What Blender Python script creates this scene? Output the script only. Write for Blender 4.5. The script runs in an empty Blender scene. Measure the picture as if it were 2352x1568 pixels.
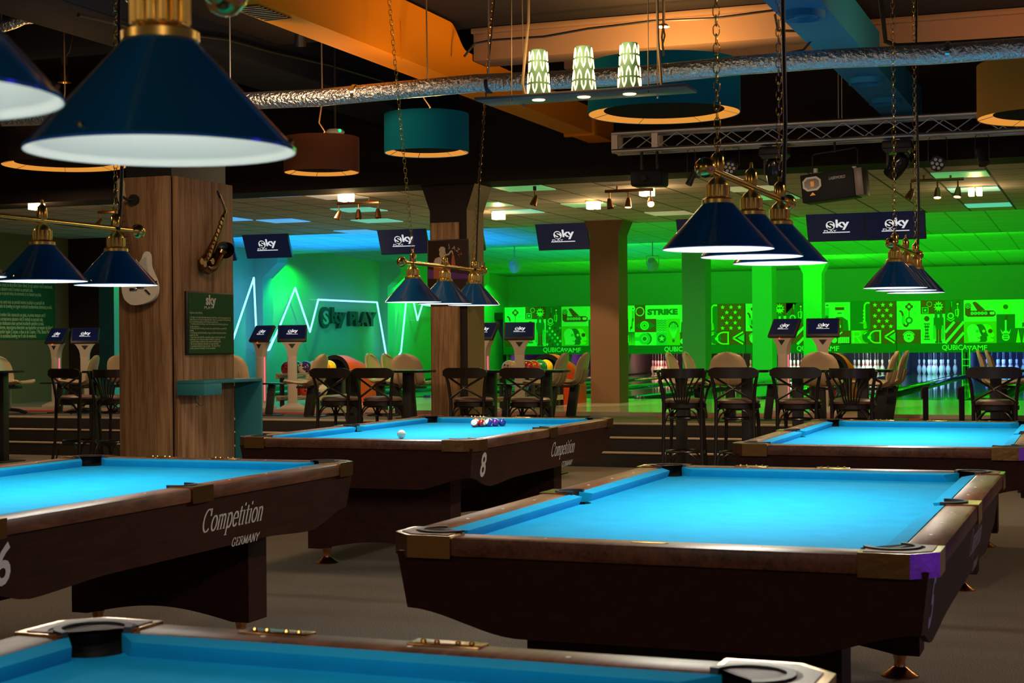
import bpy, bmesh, math, random
from mathutils import Vector, Matrix
random.seed(7)
PI = math.pi
SC = bpy.context.scene
COL = SC.collection

# ------------------------------------------------------------------ camera
F = 3633.1                                   # focal length in pixels of the 2352 px wide frame
YAW, PITCH, ROLL, CZ = math.radians(20.715), .0010, math.radians(-.45), 1.392
FWD = Vector((-math.sin(YAW) * math.cos(PITCH), math.cos(YAW) * math.cos(PITCH), math.sin(PITCH)))
R0 = Vector((math.cos(YAW), math.sin(YAW), 0)); U0 = R0.cross(FWD)
RR = R0 * math.cos(ROLL) + U0 * math.sin(ROLL); UU = U0 * math.cos(ROLL) - R0 * math.sin(ROLL)
CP = Vector((0, 0, CZ))
cam = bpy.data.cameras.new('camera'); camo = bpy.data.objects.new('camera', cam); COL.objects.link(camo)
mw = Matrix((RR, UU, -FWD)).transposed().to_4x4(); mw.translation = CP
camo.matrix_world = mw
cam.sensor_width = 36; cam.lens = F / 2352 * 36; cam.clip_end = 200
cam.dof.use_dof = True; cam.dof.focus_distance = 13.0; cam.dof.aperture_fstop = 11
SC.camera = camo
def ray(px, py):
    du, dv = (px - 1176) / F, (py - 784) / F
    return FWD + RR * du - UU * dv
def at_y(px, py, y):
    d = ray(px, py); return CP + d * (y / d.y)
def at_x(px, py, x):
    d = ray(px, py); return CP + d * (x / d.x)
def at_z(px, py, z):
    d = ray(px, py); return CP + d * ((z - CZ) / d.z)
# ------------------------------------------------------------------ view, world
SC.view_settings.view_transform = 'Standard'; SC.view_settings.look = 'None'
SC.view_settings.exposure = 0.0; SC.view_settings.gamma = 1.0
SC.view_settings.use_curve_mapping = False
W = bpy.data.worlds.new('world'); SC.world = W; W.use_nodes = True
W.node_tree.nodes['Background'].inputs[0].default_value = (1, .72, .5, 1)
W.node_tree.nodes['Background'].inputs[1].default_value = .07
# ------------------------------------------------------------------ large lights of the hall
def light(name, kind, loc, col, power, size=.1, rot=None, aim=None, sy=None, spot=None, blend=.4):
    l = bpy.data.lights.new(name, kind); l.color = col; l.energy = power
    if kind == 'AREA':
        l.size = size
        if sy: l.shape = 'RECTANGLE'; l.size_y = sy
    else: l.shadow_soft_size = size
    if spot: l.spot_size = math.radians(spot); l.spot_blend = blend
    o = bpy.data.objects.new(name, l); COL.objects.link(o); o.location = loc
    if aim is not None: o.rotation_euler = (Vector(aim) - Vector(loc)).to_track_quat('-Z', 'Y').to_euler()
    elif rot: o.rotation_euler = rot
    return o
GRN = (.018, 1, .008); TEAL = (0, 1, .32); BLUE = (.01, .28, 1)
CEIL = 3.18
# green wash over the lanes: strips behind the ceiling baffles and on the columns
light('green_strip', 'AREA', (-6.6, 30.6, 3.22), GRN, 190, 11, aim=(-6.6, 42, 1.5), sy=.3)
light('green_strip', 'AREA', (-7.2, 36.9, 3.22), GRN, 170, 12, aim=(-7.2, 42, 1.9), sy=.3)
light('green_strip', 'AREA', (-7, 24.3, 3.1), GRN, 150, 12, aim=(-7, 24.1, .5), sy=.3)
light('lane_ceiling_fill', 'AREA', (-4.6, 26.4, .57), GRN, 62, 9, rot=(PI, 0, 0), sy=5).data.spread = 2.0  # added up-facing fill, evens out the light on the lane ceiling
light('lane_ceiling_fill', 'AREA', (-6.5, 32.6, .57), GRN, 190, 12, rot=(PI, 0, 0), sy=5)
light('lane_ceiling_fill', 'AREA', (-7.0, 38.6, .57), GRN, 250, 14, rot=(PI, 0, 0), sy=4.5)
light('lane_ceiling_fill', 'AREA', (-10.6, 31.5, .57), (0, 1, .45), 30, 4, rot=(PI, 0, 0), sy=5).data.spread = 1.6
light('blue_wash', 'AREA', (-12.9, 26.2, .57), (.01, .28, 1), 210, 5, rot=(PI, 0, 0), sy=4.5).data.spread = 1.0
light('blue_wash', 'AREA', (-12.5, 23.0, 2.9), BLUE, 14, 2.0, aim=(-12.6, 21.6, .5), sy=.8)
light('teal_strip', 'AREA', (-13.6, 25.5, 2.7), TEAL, 12, 3, aim=(-16.2, 29, 1.6), sy=.6)
for y, p in ((22.2, 24), (28.3, 110), (34.2, 90), (39.5, 80)):
    light('pilaster_uplight', 'SPOT', (-15.45, y + .75, 3.2), (0, 1, .03), p * 1.6, .05, aim=(-16.1, y + 1.1, 1.4), spot=125)
for x, y in ((-6.6, 37.7), (-5.9, 38.2)):
    light('column_uplight', 'POINT', (x, y, 3.05), GRN, 20, .1)
for x in (-10.3, -6.9, -3.2):  # added warm spots that brighten the ball return hoods
    light('hood_warm_fill', 'SPOT', (x, 19.6, 3.12), (1, .62, .32), 260, .04, aim=(x - .35, 22.0, .8), spot=42)
# violet accent beside the pool tables (off to the right)
light('violet_lamp', 'AREA', (2.8, 4.15, .62), (.05, .01, 1), 9, .7, aim=(-.4, 4.3, .7))
light('violet_lamp', 'AREA', (3.0, 8.6, .62), (.05, .01, 1), 5, .7, aim=(-.4, 8.7, .7))
# added warm fill lights without fixtures, over pool hall and seats
for x, y, p in ((1.6, -1.5, 50), (-5.5, -1.5, 50), (1.8, 8.0, 40), (-8.5, 5.5, 40), (-2.7, 13.6, 38), (-5.2, 8.6, 26), (-8.6, 14.2, 34), (1.6, 14.0, 30), (-11.5, 15.0, 40), (-5.8, 14.3, 34), (-14.5, 17.2, 26), (-9.0, 17.3, 26), (-2.5, 17.2, 26), (-9.2, 20.0, 16), (-6.0, 20.0, 14)):
    light('warm_fill', 'AREA', (x, y, 3.3), (1, .68, .40), p, .5, rot=(0, 0, 0) if y != 8.6 else (.75, 0, .75)) if y < 16 else light('warm_fill', 'SPOT', (x, y, 3.12), (1, .66, .36), p * 4.5, .05, aim=(x - .2, y + 1.6, .4), spot=100)

# ------------------------------------------------------------------ materials
def nodes(name):
    m = bpy.data.materials.new(name); m.use_nodes = True
    nt = m.node_tree; return m, nt, nt.nodes['Principled BSDF']
MATS = {}
def mat(name, col, rough=.5, metal=0, emit=None, es=0, spec=.5, coat=0, bump=None, var=None, alpha=None, trans=0):
    """col; bump=(scale, strength); var=(scale, amount) noise variation of the colour"""
    m, nt, b = nodes(name); N, L = nt.nodes, nt.links
    b.inputs['Base Color'].default_value = (*col, 1); b.inputs['Roughness'].default_value = rough
    b.inputs['Metallic'].default_value = metal; b.inputs['Specular IOR Level'].default_value = spec
    b.inputs['Coat Weight'].default_value = coat; b.inputs['Transmission Weight'].default_value = trans
    if emit: b.inputs['Emission Color'].default_value = (*emit, 1); b.inputs['Emission Strength'].default_value = es
    if bump or var:
        tc = N.new('ShaderNodeTexCoord')
    if bump:
        n = N.new('ShaderNodeTexNoise'); n.inputs['Scale'].default_value = bump[0]; n.inputs['Detail'].default_value = 3
        L.new(tc.outputs['Object'], n.inputs['Vector'])
        bp = N.new('ShaderNodeBump'); bp.inputs['Strength'].default_value = bump[1]; bp.inputs['Distance'].default_value = .02
        L.new(n.outputs[0], bp.inputs['Height']); L.new(bp.outputs[0], b.inputs['Normal'])
    if var:
        n = N.new('ShaderNodeTexNoise'); n.inputs['Scale'].default_value = var[0]; n.inputs['Detail'].default_value = 4
        L.new(tc.outputs['Object'], n.inputs['Vector'])
        r = N.new('ShaderNodeValToRGB')
        r.color_ramp.elements[0].position = .3; r.color_ramp.elements[1].position = .7
        r.color_ramp.elements[0].color = (*[c * (1 - var[1]) for c in col], 1)
        r.color_ramp.elements[1].color = (*[min(1, c * (1 + var[1])) for c in col], 1)
        L.new(n.outputs[0], r.inputs[0]); L.new(r.outputs[0], b.inputs['Base Color'])
    MATS[name] = m; return m
def wood(name, c1, c2, scale, rough=.4, coat=0, dist=4, spec=.5):
    m, nt, b = nodes(name); N, L = nt.nodes, nt.links
    tc = N.new('ShaderNodeTexCoord'); mp = N.new('ShaderNodeMapping'); mp.inputs['Scale'].default_value = scale
    n = N.new('ShaderNodeTexNoise'); n.inputs['Scale'].default_value = 1; n.inputs['Detail'].default_value = 5; n.inputs['Distortion'].default_value = dist * .2
    n2 = N.new('ShaderNodeTexNoise'); n2.inputs['Scale'].default_value = 6; n2.inputs['Detail'].default_value = 2
    r = N.new('ShaderNodeValToRGB'); r.color_ramp.elements[0].position = .34; r.color_ramp.elements[1].position = .66
    r.color_ramp.elements[0].color = (*c1, 1); r.color_ramp.elements[1].color = (*c2, 1)
    mx = N.new('ShaderNodeMath'); mx.operation = 'MULTIPLY_ADD'; mx.inputs[1].default_value = .35
    L.new(tc.outputs['Object'], mp.inputs[0]); L.new(mp.outputs[0], n.inputs['Vector']); L.new(mp.outputs[0], n2.inputs['Vector'])
    L.new(n2.outputs[0], mx.inputs[0]); 
    s = N.new('ShaderNodeMath'); s.operation = 'MULTIPLY'; s.inputs[1].default_value = .65; L.new(n.outputs[0], s.inputs[0]); L.new(s.outputs[0], mx.inputs[2])
    L.new(mx.outputs[0], r.inputs[0]); L.new(r.outputs[0], b.inputs['Base Color'])
    b.inputs['Specular IOR Level'].default_value = spec
    b.inputs['Roughness'].default_value = rough; b.inputs['Coat Weight'].default_value = coat; b.inputs['Coat Roughness'].default_value = .12
    MATS[name] = m; return m
def tiles(name, col, line, size=.6):
    m, nt, b = nodes(name); N, L = nt.nodes, nt.links
    tc = N.new('ShaderNodeTexCoord'); br = N.new('ShaderNodeTexBrick')
    br.offset = 0; br.squash = 1
    br.inputs['Color1'].default_value = (*col, 1); br.inputs['Color2'].default_value = (*[c * .93 for c in col], 1); br.inputs['Mortar'].default_value = (*line, 1)
    br.inputs['Scale'].default_value = 1; br.inputs['Mortar Size'].default_value = .015
    br.inputs['Brick Width'].default_value = size; br.inputs['Row Height'].default_value = size
    L.new(tc.outputs['Object'], br.inputs['Vector']); L.new(br.outputs[0], b.inputs['Base Color'])
    b.inputs['Roughness'].default_value = .85; MATS[name] = m; return m
M = MATS
mat('carpet', (.24, .205, .165), .95, spec=.1, var=(160, .55), bump=(220, .5))
mat('step_riser', (.022, .019, .017), .8, var=(90, .4))
mat('nosing', (.46, .36, .27), .55)
mat('platform_carpet', (.13, .095, .07), .9, var=(120, .35))
mat('approach', (.50, .44, .36), .13, spec=.5)
mat('lane', (.20, .19, .13), .07, coat=.6)
mat('gutter', (.03, .04, .05), .35)
mat('cap_blue', (.03, .05, .10), .10, coat=1)
mat('carpet_red_glow', (.55, .03, .02), .8)
mat('ceiling_dark', (.030, .028, .028), .85, spec=.06, bump=(14, .3))
mat('girder', (.014, .018, .030), .85, spec=.06, bump=(9, .25))
mat('joist', (.34, .215, .13), .85, spec=.1, bump=(9, .25))
mat('bulkhead', (.022, .017, .015), .8, spec=.08)
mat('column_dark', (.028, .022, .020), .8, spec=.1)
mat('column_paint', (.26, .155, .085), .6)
mat('column_brown', (.15, .088, .045), .65, spec=.2)
mat('wall', (.42, .46, .42), .65, bump=(30, .08))
mat('column_green', (.20, .40, .24), .6)
mat('wall_olive', (.17, .145, .075), .8, spec=.1, bump=(30, .08))
tiles('tile', (.50, .46, .40), (.07, .065, .055))
tiles('tile_lane', (.50, .52, .50), (.24, .26, .25))
wood('clad', (.15, .075, .034), (.42, .25, .13), (16, 16, .8), .6, spec=.12)
wood('rail_wood', (.060, .019, .009), (.20, .075, .040), (14, 3, 14), .42, 0, spec=.32)
wood('mahogany', (.024, .0062, .0042), (.042, .0115, .0075), (20, 5, 30), .5, 0, spec=.16)
mat('cloth', (.0, .28, .56), .9, spec=.15, var=(9, .06), bump=(400, .1))
mat('rubber', (.014, .017, .021), .5)
mat('bronze', (.42, .235, .08), .26, 1, bump=(30, .05))
mat('copper', (.75, .34, .13), .2, 1)
mat('white_print', (.62, .58, .54), .6)
mat('sight', (.8, .78, .7), .3)
mat('shade_blue', (.005, .13, .40), .2, coat=.6)
mat('shade_white', (.62, .65, .60), .6)
mat('brass', (.95, .62, .15), .2, 1)
mat('brass_ribbed', (1, .72, .22), .32, 1)
mat('bulb', (1, 1, 1), .5, emit=(1, .95, .85), es=2.5)
mat('black', (.012, .012, .013), .45)
mat('black_gloss', (.012, .013, .016), .15)
mat('chrome', (.75, .75, .75), .15, 1)
mat('steel', (.62, .62, .64), .42, 1)
mat('foil', (.85, .85, .84), .33, 1, bump=(45, 1.0))
mat('duct_orange', (.74, .255, .006), .6, spec=.12)
mat('duct_blue', (.012, .20, .46), .6, spec=.12)
mat('drum_teal', (.004, .17, .21), .9, spec=.05)
mat('drum_brown', (.17, .055, .020), .9, spec=.05)
mat('drum_dark', (.06, .035, .022), .9, spec=.05)
mat('drum_orange', (.75, .27, .035), .9, spec=.05)
mat('drum_lining', (.18, .05, .008), .8, emit=(1, .38, .05), es=.75)
mat('drum_disc', (.035, .020, .010), .9, spec=.03)
mat('stool_wood', (.014, .009, .007), .35, coat=.1)
mat('stool_pad', (.17, .10, .085), .4)
mat('seat', (.56, .43, .29), .33, coat=.2)
mat('seat_back', (.50, .37, .24), .4)
mat('post', (.58, .50, .44), .45)
mat('frame_black', (.02, .02, .022), .5)
mat('screen', (.002, .003, .012), .2, emit=(.006, .012, .065), es=.28)
mat('screen_logo', (.6, .6, .65), .5, emit=(.75, .78, .85), es=.8)
mat('screen_ink', (.004, .006, .02), .5)
mat('neon_blue', (1, 1, 1), .5, emit=(.20, .56, 1), es=2.6)
mat('neon_teal', (1, 1, 1), .5, emit=(.20, 1, .66), es=2.2)
mat('letters', (.012, .05, .04), .5)
mat('hood_red', (.80, .042, .010), .4, spec=.3)
mat('pin', (.85, .85, .82), .25, coat=.4)
mat('pin_red', (.75, .03, .04), .4)
mat('guitar_body', (.85, .80, .66), .25, coat=.5)
mat('guitar_neck', (.16, .075, .035), .5)
mat('maple', (.55, .40, .22), .4)
mat('sax', (.20, .12, .06), .22, 1)
mat('sax_key', (.45, .30, .17), .25, 1)
mat('teal_paint', (.02, .20, .24), .5)
mat('sign_green', (.004, .085, .012), .18, coat=.6)
mat('sign_wall', (.012, .10, .012), .6)
mat('sign_text', (.36, .42, .26), .6)
mat('wall_text', (.75, .85, .45), .6)
mat('sign_white', (.55, .55, .5), .6)
mat('poster', (.035, .02, .014), .12, coat=.7)
mat('poster_cream', (.42, .33, .26), .5)
mat('poster_red', (.33, .075, .02), .5)
mat('poster_violet', (.09, .02, .16), .4)
mat('glow_panel', (.7, .7, .7), .4, emit=(.4, 1, .5), es=.25)
mat('spot_lens', (1, 1, 1), .4, emit=(1, .62, .28), es=30)
mat('spot_copper', (.32, .15, .07), .3, 1)
mat('crystal', (1, .9, .7), .2, emit=(1, .66, .26), es=8)
mat('lattice', (.08, .19, .12), .6)
mat('lattice_glow', (1, .9, .6), .5, emit=(1, .74, .28), es=4.5)
mat('shelf_paint', (.16, .13, .12), .45)
mat('rope', (.28, .18, .09), .7)
mat('white_plastic', (.6, .6, .58), .4)
mat('led_green', (0, .5, 0), .5, emit=(0, 1, .1), es=8)
mat('led_red', (.5, 0, 0), .5, emit=(1, .03, .02), es=8)
mat('led_pink', (.8, .3, .4), .5, emit=(1, .15, .3), es=.7)
mat('laser_grey', (.012, .014, .016), .6, spec=.15)
for nm, c in (('mint', (.62, .95, .62)), ('deep_green', (.05, .17, .08)), ('art_brown', (.40, .10, .05)), ('lime', (.55, .62, .04)), ('mid_teal', (.12, .62, .38)), ('pale', (.80, .98, .75)), ('ink', (.03, .10, .06)), ('acid', (.75, .98, .1))):
    mat('art_' + nm if not nm.startswith('art') else nm, c, .6)
mat('art_brown', (.95, .055, .03), .6)
mat('band_green', (.02, .13, .05), .5)
mat('band_letters', (.75, .95, .75), .5)
mat('pit_curtain', (.05, .06, .085), .7)
mat('kickback', (.16, .16, .17), .5)

# ------------------------------------------------------------------ mesh builder
class MB:
    def __init__(s): s.bm = bmesh.new(); s.mi = 0
    def add(s, vs, fs):
        v = [s.bm.verts.new(p) for p in vs]; out = []
        for f in fs:
            try:
                fc = s.bm.faces.new([v[i] for i in f]); fc.material_index = s.mi; out.append(fc)
            except ValueError: pass
        return out
    def box(s, x0, x1, y0, y1, z0, z1, bevel=0, T=None, seg=2):
        vs = [Vector((x, y, z)) for x in (x0, x1) for y in (y0, y1) for z in (z0, z1)]
        if T is not None: vs = [T @ v for v in vs]
        f = s.add(vs, [(0, 1, 3, 2), (4, 6, 7, 5), (0, 4, 5, 1), (2, 3, 7, 6), (0, 2, 6, 4), (1, 5, 7, 3)])
        if bevel:
            es = list({e for fc in f for e in fc.edges})
            bmesh.ops.bevel(s.bm, geom=es, offset=bevel, segments=seg, affect='EDGES', profile=.5)
        return s
    def cyl(s, p0, p1, r0, r1=None, n=12, caps=True):
        p0, p1 = Vector(p0), Vector(p1); r1 = r0 if r1 is None else r1
        d = (p1 - p0).normalized(); a = d.orthogonal().normalized(); b = d.cross(a)
        vs = []
        for p, r in ((p0, r0), (p1, r1)):
            for i in range(n):
                t = 2 * PI * i / n; vs.append(p + a * r * math.cos(t) + b * r * math.sin(t))
        fs = [(i, (i + 1) % n, n + (i + 1) % n, n + i) for i in range(n)]
        if caps: fs += [tuple(range(n))[::-1], tuple(range(n, 2 * n))]
        s.add(vs, fs); return s
    def tube(s, path, r, n=8, closed=False, caps=True, flat=None):
        P = [Vector(p) for p in path]; m = len(P); rs = r if isinstance(r, (list, tuple)) else [r] * m
        vs = []; a = None
        for i, p in enumerate(P):
            if closed: d = P[(i + 1) % m] - P[i - 1]
            else: d = P[min(i + 1, m - 1)] - P[max(i - 1, 0)]
            d.normalize()
            if a is None: a = d.orthogonal().normalized() if abs(d.z) > .9 or True else a
            a = (a - d * a.dot(d)).normalized(); b = d.cross(a)
            for k in range(n):
                t = 2 * PI * k / n; vs.append(p + (a * math.cos(t) + b * math.sin(t)) * rs[i])
        fs = []
        for i in range(m if closed else m - 1):
            j = (i + 1) % m
            fs += [(i * n + k, i * n + (k + 1) % n, j * n + (k + 1) % n, j * n + k) for k in range(n)]
        if caps and not closed: fs += [tuple(range(n))[::-1], tuple(range((m - 1) * n, m * n))]
        s.add(vs, fs); return s
    def lathe(s, prof, n=24, c=(0, 0, 0), T=None, ribs=0, depth=0):
        c = Vector(c); vs = []; m = len(prof)
        for r, z in prof:
            for i in range(n):
                t = 2 * PI * i / n; q = r * (1 - (depth if ribs and (i * ribs // n * 2 != (i * ribs * 2) // n) else 0))
                v = Vector((q * math.cos(t), q * math.sin(t), z)); vs.append((T @ v if T is not None else v) + c)
        fs = [(j * n + i, j * n + (i + 1) % n, (j + 1) * n + (i + 1) % n, (j + 1) * n + i) for j in range(m - 1) for i in range(n)]
        if prof[0][0] > 1e-6: pass
        s.add(vs, fs); return s
    def disc(s, c, r, n=24, ax='z', ry=None):
        c = Vector(c); ry = ry or r; vs = []
        for i in range(n):
            t = 2 * PI * i / n; a, b = r * math.cos(t), ry * math.sin(t)
            vs.append(c + Vector((a, b, 0) if ax == 'z' else ((a, 0, b) if ax == 'y' else (0, a, b))))
        s.add(vs, [tuple(range(n))]); return s
    def prism(s, poly, z0, z1, T=None):
        n = len(poly); vs = [Vector((x, y, z0)) for x, y in poly] + [Vector((x, y, z1)) for x, y in poly]
        if T is not None: vs = [T @ v for v in vs]
        s.add(vs, [tuple(range(n))[::-1], tuple(range(n, 2 * n))] + [(i, (i + 1) % n, n + (i + 1) % n, n + i) for i in range(n)]); return s
    def sphere(s, c, r, n=16, sc=(1, 1, 1)):
        prof = [(r * math.sin(PI * k / (n // 2)), -r * math.cos(PI * k / (n // 2))) for k in range(n // 2 + 1)]
        prof[0] = (r * .001, -r); prof[-1] = (r * .001, r)
        s.lathe(prof, n, c, T=Matrix.Diagonal((*sc, 1))); return s
    def poly(s, vs): s.add([Vector(v) for v in vs], [tuple(range(len(vs)))]); return s
    def obj(s, name, m, parent=None, ang=38, thick=0, loc=None):
        bm = s.bm
        bmesh.ops.remove_doubles(bm, verts=bm.verts, dist=1e-5)
        if thick: 
            bmesh.ops.recalc_face_normals(bm, faces=bm.faces); bmesh.ops.solidify(bm, geom=list(bm.faces), thickness=thick)
        bmesh.ops.recalc_face_normals(bm, faces=bm.faces)
        me = bpy.data.meshes.new(name); bm.to_mesh(me); bm.free()
        for x in (m if isinstance(m, (list, tuple)) else [m]): me.materials.append(M[x] if isinstance(x, str) else x)
        me.shade_smooth(); me.set_sharp_from_angle(angle=math.radians(ang))
        o = bpy.data.objects.new(name, me); COL.objects.link(o)
        if parent: o.parent = parent
        if loc is not None: o.location = loc
        return o
def tag(o, label, cat, group=None):
    o['label'] = label; o['category'] = cat
    if group: o['group'] = group
    return o
def thing(name, label, cat, loc=(0, 0, 0), rz=0, group=None):
    o = bpy.data.objects.new(name, None); COL.objects.link(o); o.empty_display_size = .1
    o.location = loc; o.rotation_euler = (0, 0, rz); return tag(o, label, cat, group)
def struct(name, mb, m, **k):
    o = mb.obj(name, m, **k); o['kind'] = 'structure'; return o
def copy_tree(o, parent=None):
    c = o.copy(); COL.objects.link(c)
    if parent: c.parent = parent
    for ch in list(o.children): copy_tree(ch, c)
    return c
_txt = {}
def text_mesh(t, size=1, ext=.002, shear=0, bold=0, space=1.0):
    key = (t, size, ext, shear, bold, space)
    if key not in _txt:
        cu = bpy.data.curves.new('lettering', 'FONT'); cu.body = t; cu.size = size; cu.extrude = ext; cu.shear = shear; cu.offset = bold
        cu.align_x = 'CENTER'; cu.align_y = 'CENTER'; cu.space_character = space; cu.resolution_u = 3
        o = bpy.data.objects.new('lettering', cu); COL.objects.link(o)
        bpy.context.view_layer.update()
        me = bpy.data.meshes.new_from_object(o.evaluated_get(bpy.context.evaluated_depsgraph_get()))
        bpy.data.objects.remove(o); bpy.data.curves.remove(cu)
        _txt[key] = me
    return _txt[key].copy()
def text(name, t, m, size, width, loc, right, up, parent=None, ext=.002, shear=0, bold=0, space=1.0, align='C'):
    """lettering standing in the plane right/up at loc; width (m) stretches it"""
    me = text_mesh(t, size, ext, shear, bold, space)
    xs = [v.co.x for v in me.vertices]; ys = [v.co.y for v in me.vertices]
    w = max(xs) - min(xs); mid = (max(xs) + min(xs)) / 2; my = (max(ys) + min(ys)) / 2; k = width / w if width else 1
    off = 0 if align == 'C' else w * k / 2
    r, u = Vector(right).normalized(), Vector(up).normalized(); nn = r.cross(u)
    for v in me.vertices:
        x, y, z = v.co; v.co = r * ((x - mid) * k + off) + u * (y - my) + nn * (z + ext)
    me.materials.clear(); me.materials.append(M[m])
    o = bpy.data.objects.new(name, me); COL.objects.link(o); o.location = loc
    if parent: o.parent = parent
    return o
def arc(cx, cy, r, a0, a1, n=10, ry=None):
    ry = ry or r
    return [(cx + r * math.cos(math.radians(a0 + (a1 - a0) * i / n)), cy + ry * math.sin(math.radians(a0 + (a1 - a0) * i / n))) for i in range(n + 1)]

# ================================================================== STRUCTURE
fl = MB(); fl.box(-22, 8, -6, 16.95, -.1, 0); struct('floor', fl, 'carpet')
for k, (y0, z) in enumerate(((16.9, .15), (17.2, .30))):
    b = MB(); b.box(-22, 8, y0, y0 + .31, 0, z); struct('trim_%d' % (k + 1), b, 'step_riser')
    b = MB(); b.box(-22, 8, y0 - .012, y0 + .16, z, z + .014, .003); struct('trim_%d' % (k + 4), b, 'nosing')
b = MB(); b.box(-22, 8, 17.5, 19.4, 0, .45); struct('floor', b, ['platform_carpet', 'step_riser'])
b = MB(); b.box(-22, 8, 17.488, 17.502, 0, .44); struct('trim_3', b, 'step_riser')
b = MB(); b.box(-22, 8, 17.486, 17.56, .442, .462, .003); struct('trim_6', b, 'nosing')
b = MB(); b.box(-22, 8, 19.4, 24.05, .3, .50); struct('floor', b, 'approach')
# red light by the consoles, painted as strips on the carpet
for k, (x, w) in enumerate(((-14.9, 1.5), (-11.7, 1.7), (-7.9, 1.5), (-3.7, 1.6))):
    b = MB(); b.box(x - w, x + w, 19.05, 19.395, .4505, .456); tag(b.obj('painted_red_glow', 'carpet_red_glow'), 'red light painted on the carpet %s' % ('at the far left behind the wood column', 'left of the jazz poster column', 'right of the jazz poster column', 'by the two right scoring consoles')[k], 'carpet')
# lanes
LANES = [-2.55, -4.25, -5.93, -7.95, -9.65, -11.5, -13.2, -15.0]
base = MB(); base.box(-22, 8, 24.05, 44.6, .2, .40); struct('floor', base, 'gutter')
for i, x in enumerate(LANES + [-.85]):
    b = MB(); b.box(x - .53, x + .53, 24.05, 43.4, .40, .50); struct('floor', b, 'lane')
edges = sorted([(a + b_) / 2 for a, b_ in zip(LANES[:-1], LANES[1:])] + [-1.7, -15.9])
for i, x in enumerate(edges):
    b = MB(); w = .085; b.box(x - w, x + w, 24.0, 43.3, .40, .545, .02); struct('trim_%d' % (10 + i), b, 'cap_blue')
# walls
b = MB(); b.box(-16.6, -16.2, -6, 22.0, -.1, 5.0); struct('wall_left', b, 'wall_olive')
b = MB(); b.box(-16.6, -16.2, 22.0, 44.6, -.1, 3.6); struct('wall_left', b, 'wall')
b = MB(); b.box(-16.2, 8, 42.6, 43.0, 2.3, 3.8); struct('wall_back', b, 'wall')
for k, y in enumerate((22.0, 28.1, 34.0, 39.3)):
    p = MB()
    xp = -15.6 if k == 0 else -16.0
    p.box(-16.2, xp, y, y + .42, 0, CEIL + .3)
    p.prism([(xp, 2.75), (xp + .34, 3.05), (xp + .34, 3.5), (xp, 3.5)], y, y + .42, T=Matrix(((1, 0, 0, 0), (0, 0, 1, 0), (0, 1, 0, 0), (0, 0, 0, 1))))
    struct('wall_left', p, 'column_dark' if k == 0 else 'wall')
# ceilings
b = MB(); b.box(-22, 8, 16.6, 22.9, CEIL, CEIL + .1); struct('ceiling', b, 'tile')
for (y0, z0, y1, z1) in ((22.9, 3.42, 29.5, 3.30), (29.5, 3.44, 35.7, 3.31), (35.7, 3.44, 42.7, 3.30)):
    b = MB(); b.add([(-22, y0, z0), (8, y0, z0), (8, y1, z1), (-22, y1, z1), (-22, y0, z0 + .1), (8, y0, z0 + .1), (8, y1, z1 + .1), (-22, y1, z1 + .1)],
        [(0, 1, 2, 3), (4, 7, 6, 5), (0, 4, 5, 1), (1, 5, 6, 2), (2, 6, 7, 3), (3, 7, 4, 0)]); struct('ceiling', b, 'tile_lane')
b = MB(); b.box(-22, 8, 16.0, 16.6, CEIL - .03, 5.2); struct('wall_bulkhead', b, 'bulkhead')
b = MB(); b.box(-22, 8, -6, 16.2, 4.75, 5.0); struct('ceiling', b, 'ceiling_dark')
b = MB(); b.box(-7.35, -6.65, -6, 16.05, 3.75, 4.8, .02); struct('ceiling', b, 'girder')
b = MB(); b.box(-7.75, -6.25, -6, 16.05, 4.35, 4.8); struct('ceiling', b, 'girder')
for y in (3.6, 7.7, 11.7):
    b = MB(); b.box(-22, -7.3, y, y + .34, 4.02, 4.8, .02); struct('ceiling', b, 'girder')
for xa, xb, y in ((-6.66, -1.88, 12.0), (-1.88, 8, 12.9)):
    xj = max(xa, -4.86)
    b = MB(); b.box(xj, xb, y, y + .32, 3.70, 4.8, .015); struct('ceiling', b, 'joist')
    b = MB(); b.box(xj, xb, y - .05, y + .01, 3.915, 3.96, .008); struct('ceiling', b, 'joist')
    b = MB(); b.box(xa, xb, -6, y - .002, 3.965, 4.2); struct('ceiling', b, 'ceiling_dark')
b = MB(); b.box(-4.86, 8, 14.3, 14.6, 4.0, 4.8, .015); struct('ceiling', b, 'joist')
# columns of the lane hall, all in one row, with flared heads
def column(x0, x1, y0, y1, z0, z1, fl_h, fl_w, m):
    b = MB()
    b.box(x0, x1, y0, y1, z0, z1)
    zf = z1 - fl_h
    a = [(x0, y0, zf), (x1, y0, zf), (x1, y1, zf), (x0, y1, zf), (x0 - fl_w, y0 - .02, z1 - .05), (x1 + fl_w, y0 - .02, z1 - .05), (x1 + fl_w, y1 + .02, z1 - .05), (x0 - fl_w, y1 + .02, z1 - .05),
         (x0 - fl_w, y0 - .02, z1), (x1 + fl_w, y0 - .02, z1), (x1 + fl_w, y1 + .02, z1), (x0 - fl_w, y1 + .02, z1)]
    b.add([Vector(v) + Vector((0, -.003 if v[1] == y0 else .003, 0)) for v in a], [(0, 1, 5, 4), (1, 2, 6, 5), (2, 3, 7, 6), (3, 0, 4, 7), (4, 5, 9, 8), (5, 6, 10, 9), (6, 7, 11, 10), (7, 4, 8, 11)])
    return struct('wall_column', b, m)
column(-7.16, -6.72, 22.2, 22.66, .50, CEIL + .1, .30, .10, 'column_brown')
column(-7.12, -6.70, 27.4, 27.85, .40, 3.45, .35, .12, 'column_green')
column(-7.12, -6.70, 33.3, 33.8, .40, 3.45, .35, .12, 'column_green')
column(-7.05, -6.60, 38.9, 39.4, .40, 3.42, .38, .16, 'column_green')
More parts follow.
